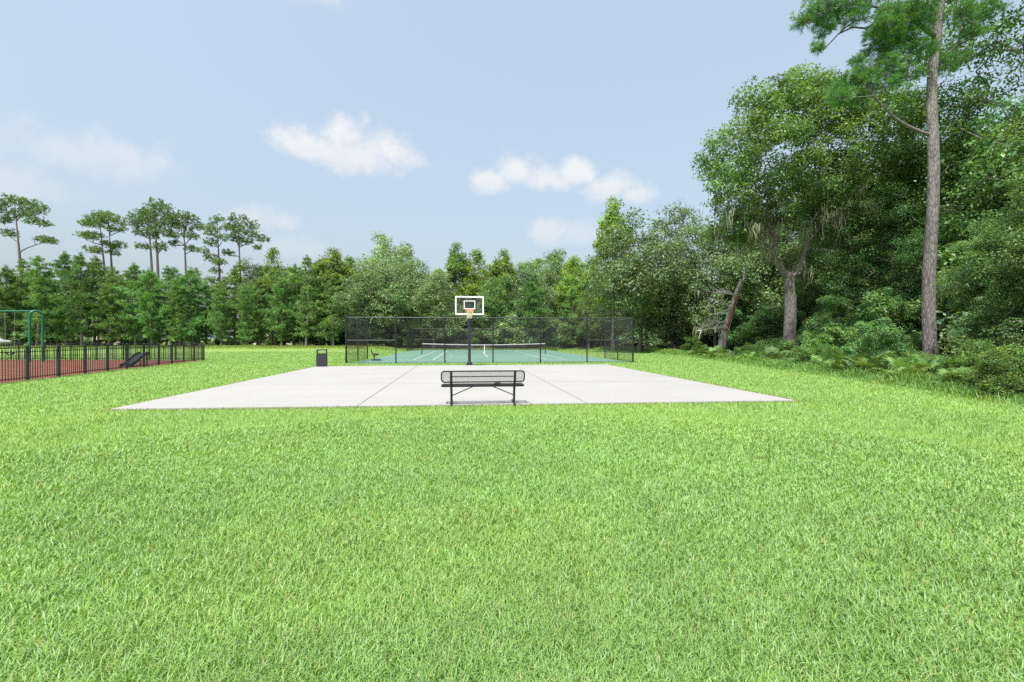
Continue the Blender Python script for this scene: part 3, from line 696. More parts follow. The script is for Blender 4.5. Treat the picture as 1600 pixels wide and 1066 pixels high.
def palmetto(name, seed):
    rng = np.random.default_rng(seed); Vs, Fs, Ts = [], [], []; Vt = MB(); o = 0
    for k in range(15):
        az = k * 2.4 + rng.normal(0, .2); el = rng.uniform(.35, 1.35); L_ = rng.uniform(.45, .95)
        d = np.array([math.cos(az) * math.cos(el), math.sin(az) * math.cos(el), math.sin(el)]); hub = d * L_ + np.array([0, 0, .03])
        Vt.tube([(0, 0, .0), tuple(hub * .5 + np.array([0, 0, .03])), tuple(hub)], [.012, .009, .006], n=4, cap=False)
        u = unit(np.cross(d, [0, 0, 1.])); w = unit(np.cross(u, d)); f0 = unit(d + np.array([0, 0, -.25])); tv = rng.uniform(.7, 1.25); dry = rng.random() < .05
        m = 20; bl = rng.uniform(.38, .6)
        for i in range(m):
            th = (i / (m - 1) - .5) * 4.1; dr = f0 * math.cos(th) + u * math.sin(th); tip = hub + dr * bl * rng.uniform(.85, 1.05) - np.array([0, 0, .10 * bl]) + w * .05 * rng.normal()
            mid = hub + dr * bl * .55 + w * .05; s = np.cross(dr, w) * .03
            Vs += [hub, mid + s, tip, mid - s]; Fs.append((o, o + 1, o + 2, o + 3)); o += 4
            c = np.array([tv, tv, tv]) * rng.uniform(.85, 1.15); Ts += [c * (np.array([1.8, 1.15, .8]) if dry else 1)] * 4
    return dict(trunk=Vt.mesh(name + '_stems', M['lf_palm_stem']), crown=mesh_np(name + '_fronds', np.array(Vs), np.array(Fs), M['lf_palm'], np.array(Ts).clip(.2, 3)), moss=None)
M['lf_palm_stem'] = paint('palmetto_stalk', (.12, .17, .05), .6)
P['pm0'] = palmetto('saw_palmetto', 41); P['pm1'] = palmetto('saw_palmetto', 42); P['pm2'] = palmetto('saw_palmetto', 43)

def gz(x, y): return float(ground_z(x, y))
def plant_px(proto, H0, name, px, top, Y, label, cat, group=None, wide=1.0, rot=None, crown='crown'):
    X = X_at(px, Y); zb = gz(X, Y); H = Z_at(top, Y) - zb; sz = H / H0
    return plant(P[proto], name, (X, Y, zb), label, cat, group, s=sz * wide, sz=sz, rot=random.uniform(0, 6.28) if rot is None else rot, crown=crown)

# ------------------------------------------------------------------ left tree line: young pines
yp = [(-52, 420, 66), (-22, 408, 68), (10, 415, 66), (34, 405, 68), (58, 400, 65.5), (80, 420, 69), (104, 392, 67), (128, 394, 66), (147, 400, 70), (170, 425, 66), (190, 432, 71), (212, 410, 67),
      (238, 420, 66), (260, 416, 69), (281, 438, 66), (302, 418, 67.5), (322, 442, 70), (346, 448, 66), (368, 452, 68), (386, 446, 66), (406, 436, 69), (440, 428, 66.5), (458, 412, 69), (478, 399, 66), (500, 408, 70), (521, 430, 66)]
for i, (px, top, Y) in enumerate(yp):
    plant_px('yp%d' % (i * 3 % 5), 12.5, 'young_pine', px, top, Y, 'young green pine in the left tree line beyond the lawn, %s from the left' % ORD[i], 'pine tree', 'young pines in the left tree line', wide=random.uniform(.95, 1.2))
for i in range(20):
    px = -70 + i * 31 + random.uniform(-8, 8); Y = random.uniform(74, 80)
    plant_px('yp%d' % (i * 2 % 5), 12.5, 'young_pine', px, random.uniform(415, 440), Y, 'young pine half hidden behind the front pines of the left tree line', 'pine tree', 'second row of young pines', wide=1.15)
for i in range(22):
    px = -60 + i * 28 + random.uniform(-7, 7); Y = random.uniform(71, 79)
    plant_px('sh3', 4.5, 'shrub', px, random.uniform(512, 530), Y, 'dark bush among the pine trunks of the left tree line', 'shrub', 'understorey of the left tree line', wide=random.uniform(1.2, 1.9))
# tall pines rising over them (pads: trunk-relative pixel offset, row, half width, half height in pixels)
TP = [(33, 82, -7, [(-28, 322, 15, 6), (-8, 314, 17, 6), (14, 320, 18, 6), (32, 330, 15, 7), (-22, 336, 15, 6), (4, 332, 14, 5), (26, 346, 16, 5), (44, 352, 9, 4), (-24, 346, 9, 4), (-20, 364, 12, 5), (34, 374, 13, 4), (50, 378, 12, 4)], 'flat-topped tall pine farthest left, a single low branch reaching right'),
      (166, 82, -8, [(-14, 343, 14, 5), (2, 340, 15, 6), (-26, 350, 12, 4), (-8, 352, 16, 5), (-36, 367, 14, 4), (-16, 370, 15, 5), (-4, 380, 8, 3), (-18, 391, 14, 4)], 'tall pine with shelf-like branches reaching left, left of a close pair'),
      (174, 84, -2, [(-2, 340, 13, 6), (10, 346, 14, 6), (16, 356, 10, 5), (-6, 356, 9, 4), (2, 386, 9, 4), (16, 384, 11, 4), (8, 396, 10, 4)], 'slim tall pine close behind the one with shelf-like branches'),
      (236, 83, -2, [(-16, 334, 15, 7), (0, 328, 15, 7), (-24, 348, 13, 7), (-8, 346, 16, 8), (6, 350, 13, 7), (-16, 362, 14, 6), (2, 368, 10, 5), (-12, 385, 10, 4)], 'tall pine with a dense rounded crown, left of the tallest pair'),
      (246, 81, -3, [(0, 321, 14, 7), (14, 328, 13, 7), (-10, 338, 13, 7), (8, 344, 16, 8), (22, 344, 12, 7), (0, 360, 14, 6), (18, 364, 13, 6), (4, 386, 13, 5)], 'tallest of the left pines, dense rounded crown, right of its pair'),
      (284, 82, 4, [(4, 340, 13, 6), (16, 344, 12, 6), (-10, 352, 10, 5), (8, 356, 14, 6), (26, 354, 10, 5), (-4, 370, 11, 4), (18, 370, 12, 4), (-14, 380, 8, 4), (14, 388, 10, 4)], 'tall pine with a slightly crooked bare trunk and small crown'),
      (341, 80, 0, [(-2, 344, 11, 6), (-14, 356, 10, 5), (10, 354, 9, 5), (-4, 364, 13, 6), (12, 372, 9, 5), (-8, 380, 11, 5), (-24, 392, 9, 4), (-16, 402, 11, 5), (2, 410, 12, 4), (-4, 424, 9, 4), (-12, 438, 11, 4), (16, 438, 11, 4), (2, 445, 10, 5)], 'tall pine with sparse branches well down its trunk'),
      (372, 81, 2, [(2, 344, 13, 6), (14, 350, 13, 7), (-8, 354, 11, 6), (6, 362, 15, 7), (24, 366, 11, 6), (-4, 372, 12, 5), (14, 378, 12, 5), (40, 374, 10, 4), (34, 388, 7, 3), (-14, 396, 9, 4), (0, 420, 9, 4)], 'rightmost tall pine, round crown with a long bare branch to its right')]
for i, (px, Y, ln, pads, lab) in enumerate(TP):
    X = X_at(px, Y); zb = gz(X, Y); k = Y / F_PX
    pd = [(a * k, Z_at(b, Y) - zb, c * k * 1.08, d * k * 1.45) for a, b, c, d in pads]
    pr = tall_pine('tall_pine', 60 + i, 25, (ln * k, .35 if i == 5 else .12), pd, rt=.30 if i in (0, 3, 4) else .25)
    plant(pr, 'tall_pine', (X, Y, zb), lab, 'pine tree', 'tall pines above the left tree line')

# ------------------------------------------------------------------ trees behind the tennis court
mid = [('gum1', 15, 426, 388, 72, .75, 'slender pale green tree with a wispy pointed top left of the tennis court', 'tree'),
       ('gum0', 16, 520, 391, 70, 1.25, 'light green leafy tree directly left of the big grey-green oak', 'tree'),
       ('live0', 15, 604, 364, 77, .85, 'tallest leafy tree behind the tennis court, rising over the grey-green oak', 'tree'),
       ('live0', 15, 618, 398, 69, 1.0, 'broad grey-green live oak hung with moss behind the tennis court', 'oak tree'),
       ('live1', 14, 560, 424, 66, .95, 'grey-green live oak at the left corner of the tennis fence', 'oak tree'),
       ('live1', 14, 678, 424, 66.5, 1.0, 'mossy grey-green live oak just left of the basketball backboard', 'oak tree'),
       ('gum0', 16, 714, 382, 76, .8, 'yellow-green tree with a spiky top just left above the backboard', 'tree'),
       ('gum1', 15, 746, 392, 75, 1.05, 'yellow-green rounded tree rising directly above the backboard', 'tree'),
       ('gum0', 16, 786, 393, 74, .95, 'yellow-green rounded tree right above the backboard', 'tree'),
       ('oak0', 16, 772, 428, 69, 1.05, 'dark green tree directly behind the basketball hoop', 'tree'),
       ('live1', 14, 828, 408, 72, .9, 'grey-green tree between the yellow-green trees and the round dark crown', 'tree'),
       ('oak0', 16, 866, 386, 80, .8, 'dark round-topped tree standing above its neighbours', 'tree'),
       ('gum1', 15, 895, 401, 73, 1.0, 'yellow-green tree just right of the round dark crown', 'tree'),
       ('gum0', 16, 925, 412, 70, .9, 'pale green tree touching the tall oak on the right', 'tree'),
       ('yp1', 12.5, 832, 436, 66.5, 1.2, 'bright green young pine behind the right half of the tennis net', 'pine tree'),
       ('yp3', 12.5, 896, 446, 66, 1.2, 'bright green young pine behind the right end of the tennis fence', 'pine tree'),
       ('oak1', 17, 920, 452, 64, .9, 'low dark tree between the young pine and the big right oak', 'tree'),
       ('sh3', 4.5, 802, 492, 66.5, 1.2, 'bushy light green small tree behind the tennis net', 'small tree'),
       ('gum1', 15, 548, 402, 74, 1.0, 'light green tree in the gap between the pines and the live oaks', 'tree')]
for pr, H0, px, top, Y, wd, lab, cat in mid: plant_px(pr, H0, {'y': 'young_pine', 'l': 'live_oak', 'g': 'sweetgum', 'o': 'oak', 's': 'small_tree'}[pr[0]], px, top, Y, lab, cat, 'trees behind the tennis court', wide=wd)
for i in range(16):
    px = 400 + i * 40 + random.uniform(-9, 9)
    plant_px(('oak0', 'live1', 'oak1', 'gum1')[i % 4], (16, 14, 17, 15)[i % 4], 'oak', px, random.uniform(404, 428), random.uniform(80, 92), 'leafy tree deep in the woods behind the tennis court', 'tree', 'deep row of trees behind the tennis court', wide=1.1)
for i, px in enumerate(range(556, 960, 30)):
    plant_px('sh%d' % (3 if i % 2 else 2), (3.6, 4.5)[i % 2], 'shrub', px + random.uniform(-6, 6), random.uniform(508, 524), random.uniform(66.5, 70), 'leafy shrub below the trees beyond the tennis court, %s from the left' % ORD[i], 'shrub', 'shrubs beyond the tennis court', wide=1.3)

# ------------------------------------------------------------------ right woods
right_mid = [('gum0', 16, 958, 313, 56, .75, 'tall tree with a ragged spire top at the left end of the right woods', 'tree'),
             ('live0', 15, 1000, 334, 50, .95, 'dense rounded grey-green oak behind the right corner of the tennis fence', 'oak tree'),
             ('airy', 16, 1062, 318, 57, .95, 'thin airy tree with sky showing through left of the big oak', 'tree'),
             ('live1', 14, 1050, 420, 52, 1.0, 'low mossy oak between the dense oak and the dead leaning trunk', 'oak tree'),
             ('live1', 14, 1118, 345, 47, .85, 'mossy oak directly behind the dead leaning trunk', 'oak tree')]
for pr, H0, px, top, Y, wd, lab, cat in right_mid: plant_px(pr, H0, {'l': 'live_oak', 'g': 'sweetgum', 'a': 'oak'}[pr[0]], px, top, Y, lab, cat, 'trees of the right woods', wide=wd)

for i in range(24):
    px = 540 + i * 23 + random.uniform(-6, 6)
    plant_px('sh3', 4.5, 'shrub', px, random.uniform(494, 508), random.uniform(74, 88), 'dark bush deep under the trees beyond the tennis court', 'shrub', 'deep undergrowth beyond the tennis court', wide=random.uniform(1.3, 1.7))
plant_px('sh2', 3.6, 'shrub', 1362, 500, 20.0, 'bright green bushy sapling left of the near pine trunk', 'shrub', 'taller bushes of the right woods', wide=.85)
plant_px('sh0', 2.6, 'shrub', 1345, 520, 22.0, 'bright green bush between the big oak and the near pine', 'shrub', 'taller bushes of the right woods', wide=1.2)

for px, top, Y, wd, lab in ((1590, 560, 11.6, 1.2, 'dark leafy bush at the right edge nearest the lawn'), (1530, 556, 13.4, 1.15, 'dark leafy bush next left of the one at the right edge'), (1510, 566, 15.0, .9, 'leafy bush at the foot of the near pine, right side')):
    plant_px('sh0', 2.6, 'shrub', px, top, Y, lab, 'shrub', 'taller bushes of the right woods', wide=wd)

# the big oak with its moss
OX, OY = 19.5, 32.0; K = OY / F_PX
def ol(px, py, rx, rzz, dy=0.0): return ((px - 1233) * K, dy, Z_at(py, OY), rx * K, rx * K * 1.05, rzz * K)
oak_lobes = [ol(1190, 250, 75, 65, -.6), ol(1140, 240, 45, 45, .6), ol(1128, 300, 38, 40, -1), ol(1230, 180, 70, 48, 0), ol(1295, 160, 62, 45, .8), ol(1340, 230, 75, 70, -1.2), ol(1270, 290, 80, 50, 1.5),
             ol(1390, 180, 55, 50, .5), ol(1175, 165, 28, 26, -.5), ol(1260, 130, 40, 26, .5), ol(1150, 350, 38, 28, .5), ol(1330, 330, 60, 40, 1), ol(1400, 290, 55, 60, 0)]
big = broadleaf('big_oak', 77, [(0, 0, -.1), (0, 0, 1.0), (.05, 0, 2.4), (.12, .05, 3.6), (.1, .1, 4.6)], [.56, .43, .39, .38, .40], oak_lobes, 900, 84, .20, .72, M['lf_oak'], M['bark_oak'], tip=.024, moss=360, moss_len=1.5, min_z=7.6,
                moss_zone=lambda p: 6.0 < p[2] < 12.0 and abs(p[0]) < 5, flat=.6, tintv=.25, expo=.45,
                limbs=[[(-.45, -.1, 6.2), (-1.1, -.3, 8.6), (-1.9, -.5, 11.0)], [(.7, .2, 6.1), (1.4, .1, 8.4), (2.3, 0, 10.8)], [(-2.6, .5, 10.2), (-4.6, .5, 11.4)], [(3.0, -.6, 10.2), (5.0, -1.0, 12.0)]])
plant(big, 'oak', (OX, OY, 0), 'big spreading oak with a forked trunk hung with grey moss', 'oak tree', 'trees of the right woods')

# the near tall pine
NX, NY = X_at(1455, 22), 22.0; K2 = NY / F_PX
def npad(px, py, rx, rzz): return ((px - 1455) * K2, Z_at(py, NY), rx * K2, rzz * K2)
def near_pine():
    rng = np.random.default_rng(91); zt = Z_at(-260, NY); nt = 16
    xs = lambda z: (np.interp(z, [0, Z_at(300, NY), Z_at(140, NY), Z_at(40, NY), Z_at(-260, NY)], [0, -.05, -.02, .36, .9]))
    zs = [zt * i / nt - .08 for i in range(nt + 1)]
    trunk = [(float(xs(z)), .12 * math.sin(z * .5), z) for z in zs]; tr = [.275 * (1.12 if i == 0 else 1) * (1 - .62 * (i / nt) ** 1.3) for i in range(nt + 1)]
    sk = Skel(trunk, tr); C, D = [], []
    pads = [npad(1262, 30, 24, 20), npad(1285, 45, 16, 14), npad(1300, 20, 26, 16), npad(1325, 34, 22, 14), npad(1270, 82, 9, 7), npad(1345, 10, 22, 14), npad(1365, 50, 26, 22), npad(1385, 30, 24, 20), npad(1375, 72, 24, 16), npad(1355, 66, 16, 14),
            npad(1400, 75, 26, 20), npad(1420, 50, 24, 22), npad(1335, 98, 8, 7), npad(1345, 118, 20, 14), npad(1375, 112, 22, 16), npad(1400, 105, 24, 16), npad(1320, 130, 18, 12), npad(1300, 145, 16, 10), npad(1290, 165, 18, 10),
            npad(1340, 135, 20, 12), npad(1310, 158, 20, 12), npad(1370, 140, 22, 14), npad(1335, 155, 18, 10), npad(1410, 125, 22, 14), npad(1395, 55, 24, 22), npad(1280, 15, 22, 16), npad(1320, 12, 22, 14), npad(1425, 25, 24, 20), npad(1430, 90, 18, 16), npad(1480, 100, 22, 14), npad(1498, 95, 12, 10), npad(1510, 60, 16, 12), npad(1490, 30, 20, 16), npad(1540, 20, 20, 14), npad(1440, 10, 26, 16),
            npad(1400, -30, 50, 30), npad(1300, -40, 40, 20), npad(1500, -50, 50, 30), npad(1440, -120, 60, 40), npad(1500, -160, 50, 40), npad(1400, -190, 50, 40), npad(1455, -240, 60, 40)]
    for path in ([((1350 - 1455) * K2, -.5, Z_at(160, NY)), ((1300 - 1455) * K2, -.8, Z_at(172, NY))], [((1380 - 1455) * K2, -.4, Z_at(28, NY)), ((1270 - 1455) * K2, -.6, Z_at(36, NY))], [((1360 - 1455) * K2, .3, Z_at(40, NY)), ((1290 - 1455) * K2, .2, Z_at(75, NY))], [((1500 - 1455) * K2, .2, Z_at(70, NY)), ((1530 - 1455) * K2, .3, Z_at(0, NY))], [((1515 - 1455) * K2, -.2, Z_at(95, NY))]):
        src = None
        for q in path: src = sk.grow(q, rng, step=.7, sag=.08, src=src, up_pen=1.2)
    for px, pz, rx, rzz in pads:
        yc = rng.normal(-.2, rx * .5); m = int(20 + 62 * rx * rzz / .35); m = min(m, 115); dd = unit(rng.normal(size=(m, 3))); q = rng.random(m) ** .42
        Pp = np.array([px, yc, pz]) + dd * q[:, None] * np.array([rx, rx * .9, rzz])
        sk.grow(np.array([px, yc, pz - rzz * .5]), rng, step=.8, sag=.03)
        for c in Pp[:max(5, m // 3)]: sk.grow(c, rng, step=.6, sag=.04, up_pen=.6)
        C.append(Pp); D.append(dd * .5 + np.array([0, 0, .45]))
    for i, t in enumerate(sk.tips): pass
    r = sk.radii(.009, .40); Vt, Ft = sk.tubes(r, n=5, nt=16, flare=False)
    V, F, Tn = needle_tufts(rng, np.concatenate(C), np.concatenate(D), .27, .018, 26, spread=.8)
    return dict(trunk=mesh_np('near_pine_trunk', Vt, Ft, M['bark_pine'], smooth=True), crown=mesh_np('near_pine_crown', V, F, M['lf_near'], Tn), moss=None)
plant(near_pine(), 'tall_pine', (NX, NY, 0), 'tall near pine with a bare grey-brown trunk rising out of the frame', 'pine tree')

edge = [('edge0', 15, 1352, 350, 37, .8, 'leafy dark tree between the big oak and the near pine trunk'),
        ('edge1', 17, 1400, 250, 31, 1.0, 'dark green tree directly behind the left side of the near pine trunk'),
        ('edge0', 15, 1560, 330, 18.5, .95, 'leafy tree right of the near pine trunk with branches down to the shrubs'),
        ('edge1', 17, 1610, -190, 25, .8, 'tall feathery tree filling the top right corner'),
        ('edge1', 17, 1500, 170, 30, .95, 'shaded tree seen just right behind the near pine trunk'),
        ('edge0', 15, 1640, 250, 17, 1.0, 'dense leafy tree cut off by the right edge of the picture')]
for pr, H0, px, top, Y, wd, lab in edge: plant_px(pr, H0, 'wood_edge_tree', px, top, Y, lab, 'tree', 'trees of the right woods', wide=wd)
deep = [(960, 420, 66), (1010, 410, 64), (1075, 400, 62), (1130, 390, 60), (1180, 330, 54), (1230, 300, 50), (1280, 270, 46), (1330, 240, 44), (1385, 220, 42), (1440, 210, 42), (1490, 200, 40), (1540, 170, 38), (1600, 150, 36), (1650, 120, 30),
        (1150, 400, 46), (1290, 330, 38), (1470, 330, 28), (1700, 80, 24)]
for i, (px, top, Y) in enumerate(deep):
    plant_px(('oak1', 'edge1', 'oak0')[i % 3], (17, 17, 16)[i % 3], 'oak', px, top, Y, 'shaded tree deep inside the right woods', 'tree', 'deep trees of the right woods', wide=1.05)

# broken leaning trunk with bleached branches
def snag():
    Y = 38.0; X = X_at(1129, Y); o = empty('dead_tree', (X, Y, 0)); k = Y / F_PX; rng = np.random.default_rng(7)
    path = [((a - 1129) * k, 0, max(Z_at(b, Y), -.05) if i else -.05) for i, (a, b) in enumerate([(1127, 560), (1129, 535), (1136, 508), (1143, 485), (1150, 462), (1156, 446), (1158, 436)])]
    m = MB(); m.tube(path, [.36, .31, .27, .26, .22, .20, .05], n=12, cap=True); tr = m.mesh('trunk', M['snag'], True)
    for v in tr.vertices: v.co += Vector(rng.normal(0, .025, 3))
    link('trunk', tr, o)
    w = MB(); s = [Vector(p) + Vector((-.02, -.18, 0)) for p in path[1:6]]; w.tube(s, [.04, .13, .12, .10, .02], n=8); link('bare_wood', w.mesh('bare_wood', M['snag_in'], True), o)
    st = MB(); st.tube([path[5], (path[5][0] + .25, -.1, path[5][2] + .5), (path[5][0] + .35, -.1, path[5][2] + 1.5)], [.09, .06, .02], n=6); st.build('broken_top', M['dead'], o)
    for b in range(7):
        br = MB(); i = 2 + b % 3; p0 = Vector(path[i]) + Vector((-.1, -.15, rng.uniform(-.3, .2))); L_ = rng.uniform(1.7, 2.9)
        d = Vector((-1, rng.uniform(-.8, .0), rng.uniform(-.15, .55))).normalized(); pts = [p0]
        for q in range(5): pts.append(pts[-1] + d * L_ / 5 + Vector((0, 0, -.04 * q)) + Vector(rng.normal(0, .05, 3)))
        br.tube(pts, [.085, .075, .06, .045, .03, .012], n=5)
        for q in range(16):
            a = pts[rng.integers(1, 6)]; dd = (d + Vector(rng.normal(0, .6, 3))).normalized(); e = a + dd * rng.uniform(.3, .9)
            br.tube([a, a + (e - a) * .5 + Vector(rng.normal(0, .04, 3)), e], [.028, .022, .010], n=3, cap=False)
        br.build('dead_branch', M['dead'], o)
    A = np.array([[X_at(a, Y) - X, rng.uniform(-.6, .2), Z_at(b, Y)] for a, b in ((1096, 508), (1101, 505), (1104, 507), (1107, 503), (1112, 500), (1092, 512))])
    mo = link('spanish_moss', moss_mesh('snag_moss', rng, np.repeat(A, 3, 0), 1.2), o); mo['kind'] = 'stuff'
    tag(o, 'broken leaning dead tree trunk with split orange wood and bleached branches', 'dead tree')
snag()

# shrubs and palmettos along the wood edge, left to right in the picture
rs = random.Random(4)
def edge_x(Y):
    e = WOOD_EDGE
    for (x0, y0), (x1, y1) in zip(e, e[1:]):
        if y0 <= Y <= y1: return x0 + (x1 - x0) * (Y - y0) / (y1 - y0)
    return 11.0
sh = []
for Y in [9.3, 10.1, 10.9, 11.8, 12.6, 13.5, 14.4, 15.4, 16.4, 17.5, 18.7, 20, 21.4, 22.8, 24.4, 26, 27.8, 29.8, 32, 34.4, 37, 39.8, 43, 46, 49, 53]:
    sh.append((edge_x(Y) + rs.uniform(2.2, 3.6) + .02 * Y, Y + rs.uniform(-.4, .4), rs.choice(('sh0', 'sh1', 'sh1')), rs.choice((.28, .36, .45, .6, .75))))
sh.sort(key=lambda t: t[0] / t[1])
for i, (x, y, pr, s) in enumerate(sh):
    plant(P[pr], 'shrub', (x, y, 0), 'low green shrub along the front edge of the right woods, %s from the left' % ORD[i], 'shrub', 'front shrubs of the right woods', s=s * 1.15, sz=s, rot=rs.uniform(0, 6.28), trunk='stem', crown='foliage')
sh = []
for Y in [10, 11.6, 13.2, 15, 17, 19, 21.5, 24, 27, 30.5, 34.5, 38.5, 43, 48, 53, 58]:
    sh.append((edge_x(Y) + rs.uniform(4.8, 6.5) + .05 * Y, Y + rs.uniform(-.5, .5), rs.choice(('sh0', 'sh2', 'sh2')), rs.uniform(.85, 1.25) * (.5 if Y < 25 else 1)))
sh = [q for q in sh if not (q[1] < 23 and 1385 < CX + F_PX * q[0] / q[1] < 1515)]
sh.sort(key=lambda t: t[0] / t[1])
for i, (x, y, pr, s) in enumerate(sh):
    plant(P[pr], 'shrub', (x, y, 0), 'taller bush behind the front shrubs of the right woods, %s from the left' % ORD[i], 'shrub', 'taller bushes of the right woods', s=s * 1.1, sz=s, rot=rs.uniform(0, 6.28), trunk='stem', crown='foliage')
for i in range(34):
    Y = rs.uniform(10, 60); x = edge_x(min(Y, 56)) + rs.uniform(8.5, 22) + .04 * Y
    plant(P[rs.choice(('sh2', 'sh3'))], 'shrub', (x, Y, 0), 'shaded undergrowth bush deep in the right woods', 'shrub', 'undergrowth of the right woods', s=rs.uniform(1.2, 1.9), rot=rs.uniform(0, 6.28), trunk='stem', crown='foliage')
pm = []
for px, py in [(1092, 545), (1106, 546), (1118, 549), (1130, 548), (1143, 549), (1156, 551), (1168, 552), (1180, 556), (1262, 562), (1284, 566), (1304, 570), (1322, 574), (1345, 574), (1362, 577), (1378, 574), (1440, 582), (1462, 586), (1540, 590), (1420, 586), (1400, 580), (1335, 566), (1312, 562), (1272, 556), (1252, 558), (1226, 556), (1206, 556), (1490, 596)]:
    Y = CAM_Z * F_PX / (py + 12 - HY); pm.append((X_at(px, Y), Y))
pm.sort(key=lambda t: t[0] / t[1])
for i, (x, y) in enumerate(pm):
    plant(P['pm%d' % (i % 3)], 'saw_palmetto', (x, y, 0), 'fan-leaved saw palmetto in front of the right woods, %s from the left' % ORD[i], 'palmetto', 'saw palmettos along the right woods', s=rs.uniform(.6, .95), rot=rs.uniform(0, 6.28), trunk='stalk', crown='foliage')

# ------------------------------------------------------------------ basketball hoop
PAD_YAW = R(5.6)
def chain_mesh(name, W, H, mat, sp=.075, r=.0020):
    m = MB()
    n0 = int((W + H) / sp)
    for fam in (1, -1):
        for i in range(1, n0 + 1):
            c = i * sp if fam == 1 else i * sp - H
            # line x + fam*z = c clipped to the panel
            ptsl = []
            z0, z1 = 0, H
            xa, xb = (c - z0, c - z1) if fam == 1 else (c + z0, c + z1)
            pa, pb = Vector((xa, 0, z0)), Vector((xb, 0, z1))
            d = pb - pa; t0, t1 = 0.0, 1.0
            for lo, hi in ((0.0, W),):
                if abs(d.x) < 1e-9: continue
                ta, tb = (lo - pa.x) / d.x, (hi - pa.x) / d.x
                if ta > tb: ta, tb = tb, ta
                t0, t1 = max(t0, ta), min(t1, tb)
            if t1 - t0 < 1e-4: continue
            a, b = pa + d * t0, pa + d * t1; a.y = b.y = .0015 * fam
            m.tube([a, b], r, n=3, cap=False)
    return m.mesh(name, mat)
def hoop():
    bx, by = X_at(733.5, 25.75), 25.75; o = empty('basketball_hoop', (bx, by, .04), PAD_YAW)
    m = MB(); m.box((0, 0, .012), (.42, .42, .024), bevel=.004); bp = m.build('base_plate', M['pole'], o)
    for sx in (-.16, .16):
        for sy in (-.16, .16): b = MB(); b.tube([(sx, sy, .02), (sx, sy, .06)], .016, n=6); b.build('anchor_bolt', M['rail'], bp)
    for a in range(4):
        g = MB()
        d = Vector((math.cos(a * math.pi / 2), math.sin(a * math.pi / 2), 0)); s = Vector((-d.y, d.x, 0)) * .006
        p = [d * .078 + Vector((0, 0, .02)), d * .2 + Vector((0, 0, .02)), d * .078 + Vector((0, 0, .2))]
        g.add([q - s for q in p] + [q + s for q in p], [(2, 1, 0), (3, 4, 5), (0, 1, 4, 3), (1, 2, 5, 4), (2, 0, 3, 5)])
        g.build('gusset', M['pole'], o)
    m = MB(); m.box((0, 0, 1.72), (.155, .155, 3.4), bevel=.012); m.build('pole', M['pole'], o)
    for zz in (3.36, 2.98):
        for sx in (-.065, .065): m = MB(); m.tube([(sx, -.02, zz - .35), (sx, -1.12, zz)], .02, n=6); m.build('support_arm', M['pole'], o)
    yb = -1.20
    m = MB(); m.box((0, yb + .05, 2.90), (.16, .04, .06)); m.box((0, yb + .05, 3.42), (.16, .04, .05)); m.box((-.065, yb + .05, 3.16), (.022, .04, .46)); m.box((.065, yb + .05, 3.16), (.022, .04, .46)); m.build('mount_frame', M['rail'], o)
    m = MB(); m.box((0, yb, 3.275), (1.42, .012, .88)); bb = m.build('backboard', M['glass'], o)
    m = MB(); W, H, t = 1.54, 1.00, .072
    for sx in (-1, 1): m.box((sx * (W - t) / 2, yb, 3.275), (t, .035, H), bevel=.006)
    for sz in (-1, 1): m.box((0, yb, 3.275 + sz * (H - t) / 2), (W - 2 * t, .034, t), bevel=.006)
    m.build('border_frame', M['white'], bb)
    m = MB(); w2, h2, t2 = .61, .46, .04; zc = 3.08 + h2 / 2
    for sx in (-1, 1): m.box((sx * (w2 - t2) / 2, yb - .011, zc), (t2, .008, h2))
    for sz in (-1, 1): m.box((0, yb - .011, zc + sz * (h2 - t2) / 2), (w2 - 2 * t2, .008, t2))
    m.build('target_square', M['white'], bb)
    rc = yb - .15 - .2285
    m = MB(); m.tube([(.2285 * math.cos(a), rc + .2285 * math.sin(a), 3.02) for a in [i * 2 * math.pi / 28 for i in range(28)]], .016, n=8, closed=True); rimo = m.build('rim', M['orange'], o, True)
    m = MB(); m.box((0, yb - .035, 2.99), (.20, .03, .14), bevel=.005); m.box((0, yb - .10, 3.0), (.16, .14, .05), bevel=.005)
    m.tube([(-.08, yb - .03, 2.93), (-.17, rc + .16, 3.01)], .010, n=5); m.tube([(.08, yb - .03, 2.93), (.17, rc + .16, 3.01)], .010, n=5); m.build('bracket', M['orange'], rimo)
    m = MB(); rows = 7; n = 12; ring = []
    for i in range(rows + 1):
        f = i / rows; rr = .222 * (1 - f) + .115 * f - .02 * math.sin(f * math.pi); ring.append([(rr * math.cos((k + .5 * (i % 2)) * 2 * math.pi / n), rc + rr * math.sin((k + .5 * (i % 2)) * 2 * math.pi / n), 3.0 - .43 * f) for k in range(n)])
    for i in range(rows):
        for k in range(n):
            m.tube([ring[i][k], ring[i + 1][k]], .0085, n=4, cap=False); m.tube([ring[i][k], ring[i + 1][(k - 1) % n if i % 2 == 0 else (k + 1) % n]], .0085, n=4, cap=False)
    m.build('net', M['cord'], o)
    tag(o, 'basketball hoop with clear backboard, white border and orange rim on a black pole', 'basketball hoop')
hoop()

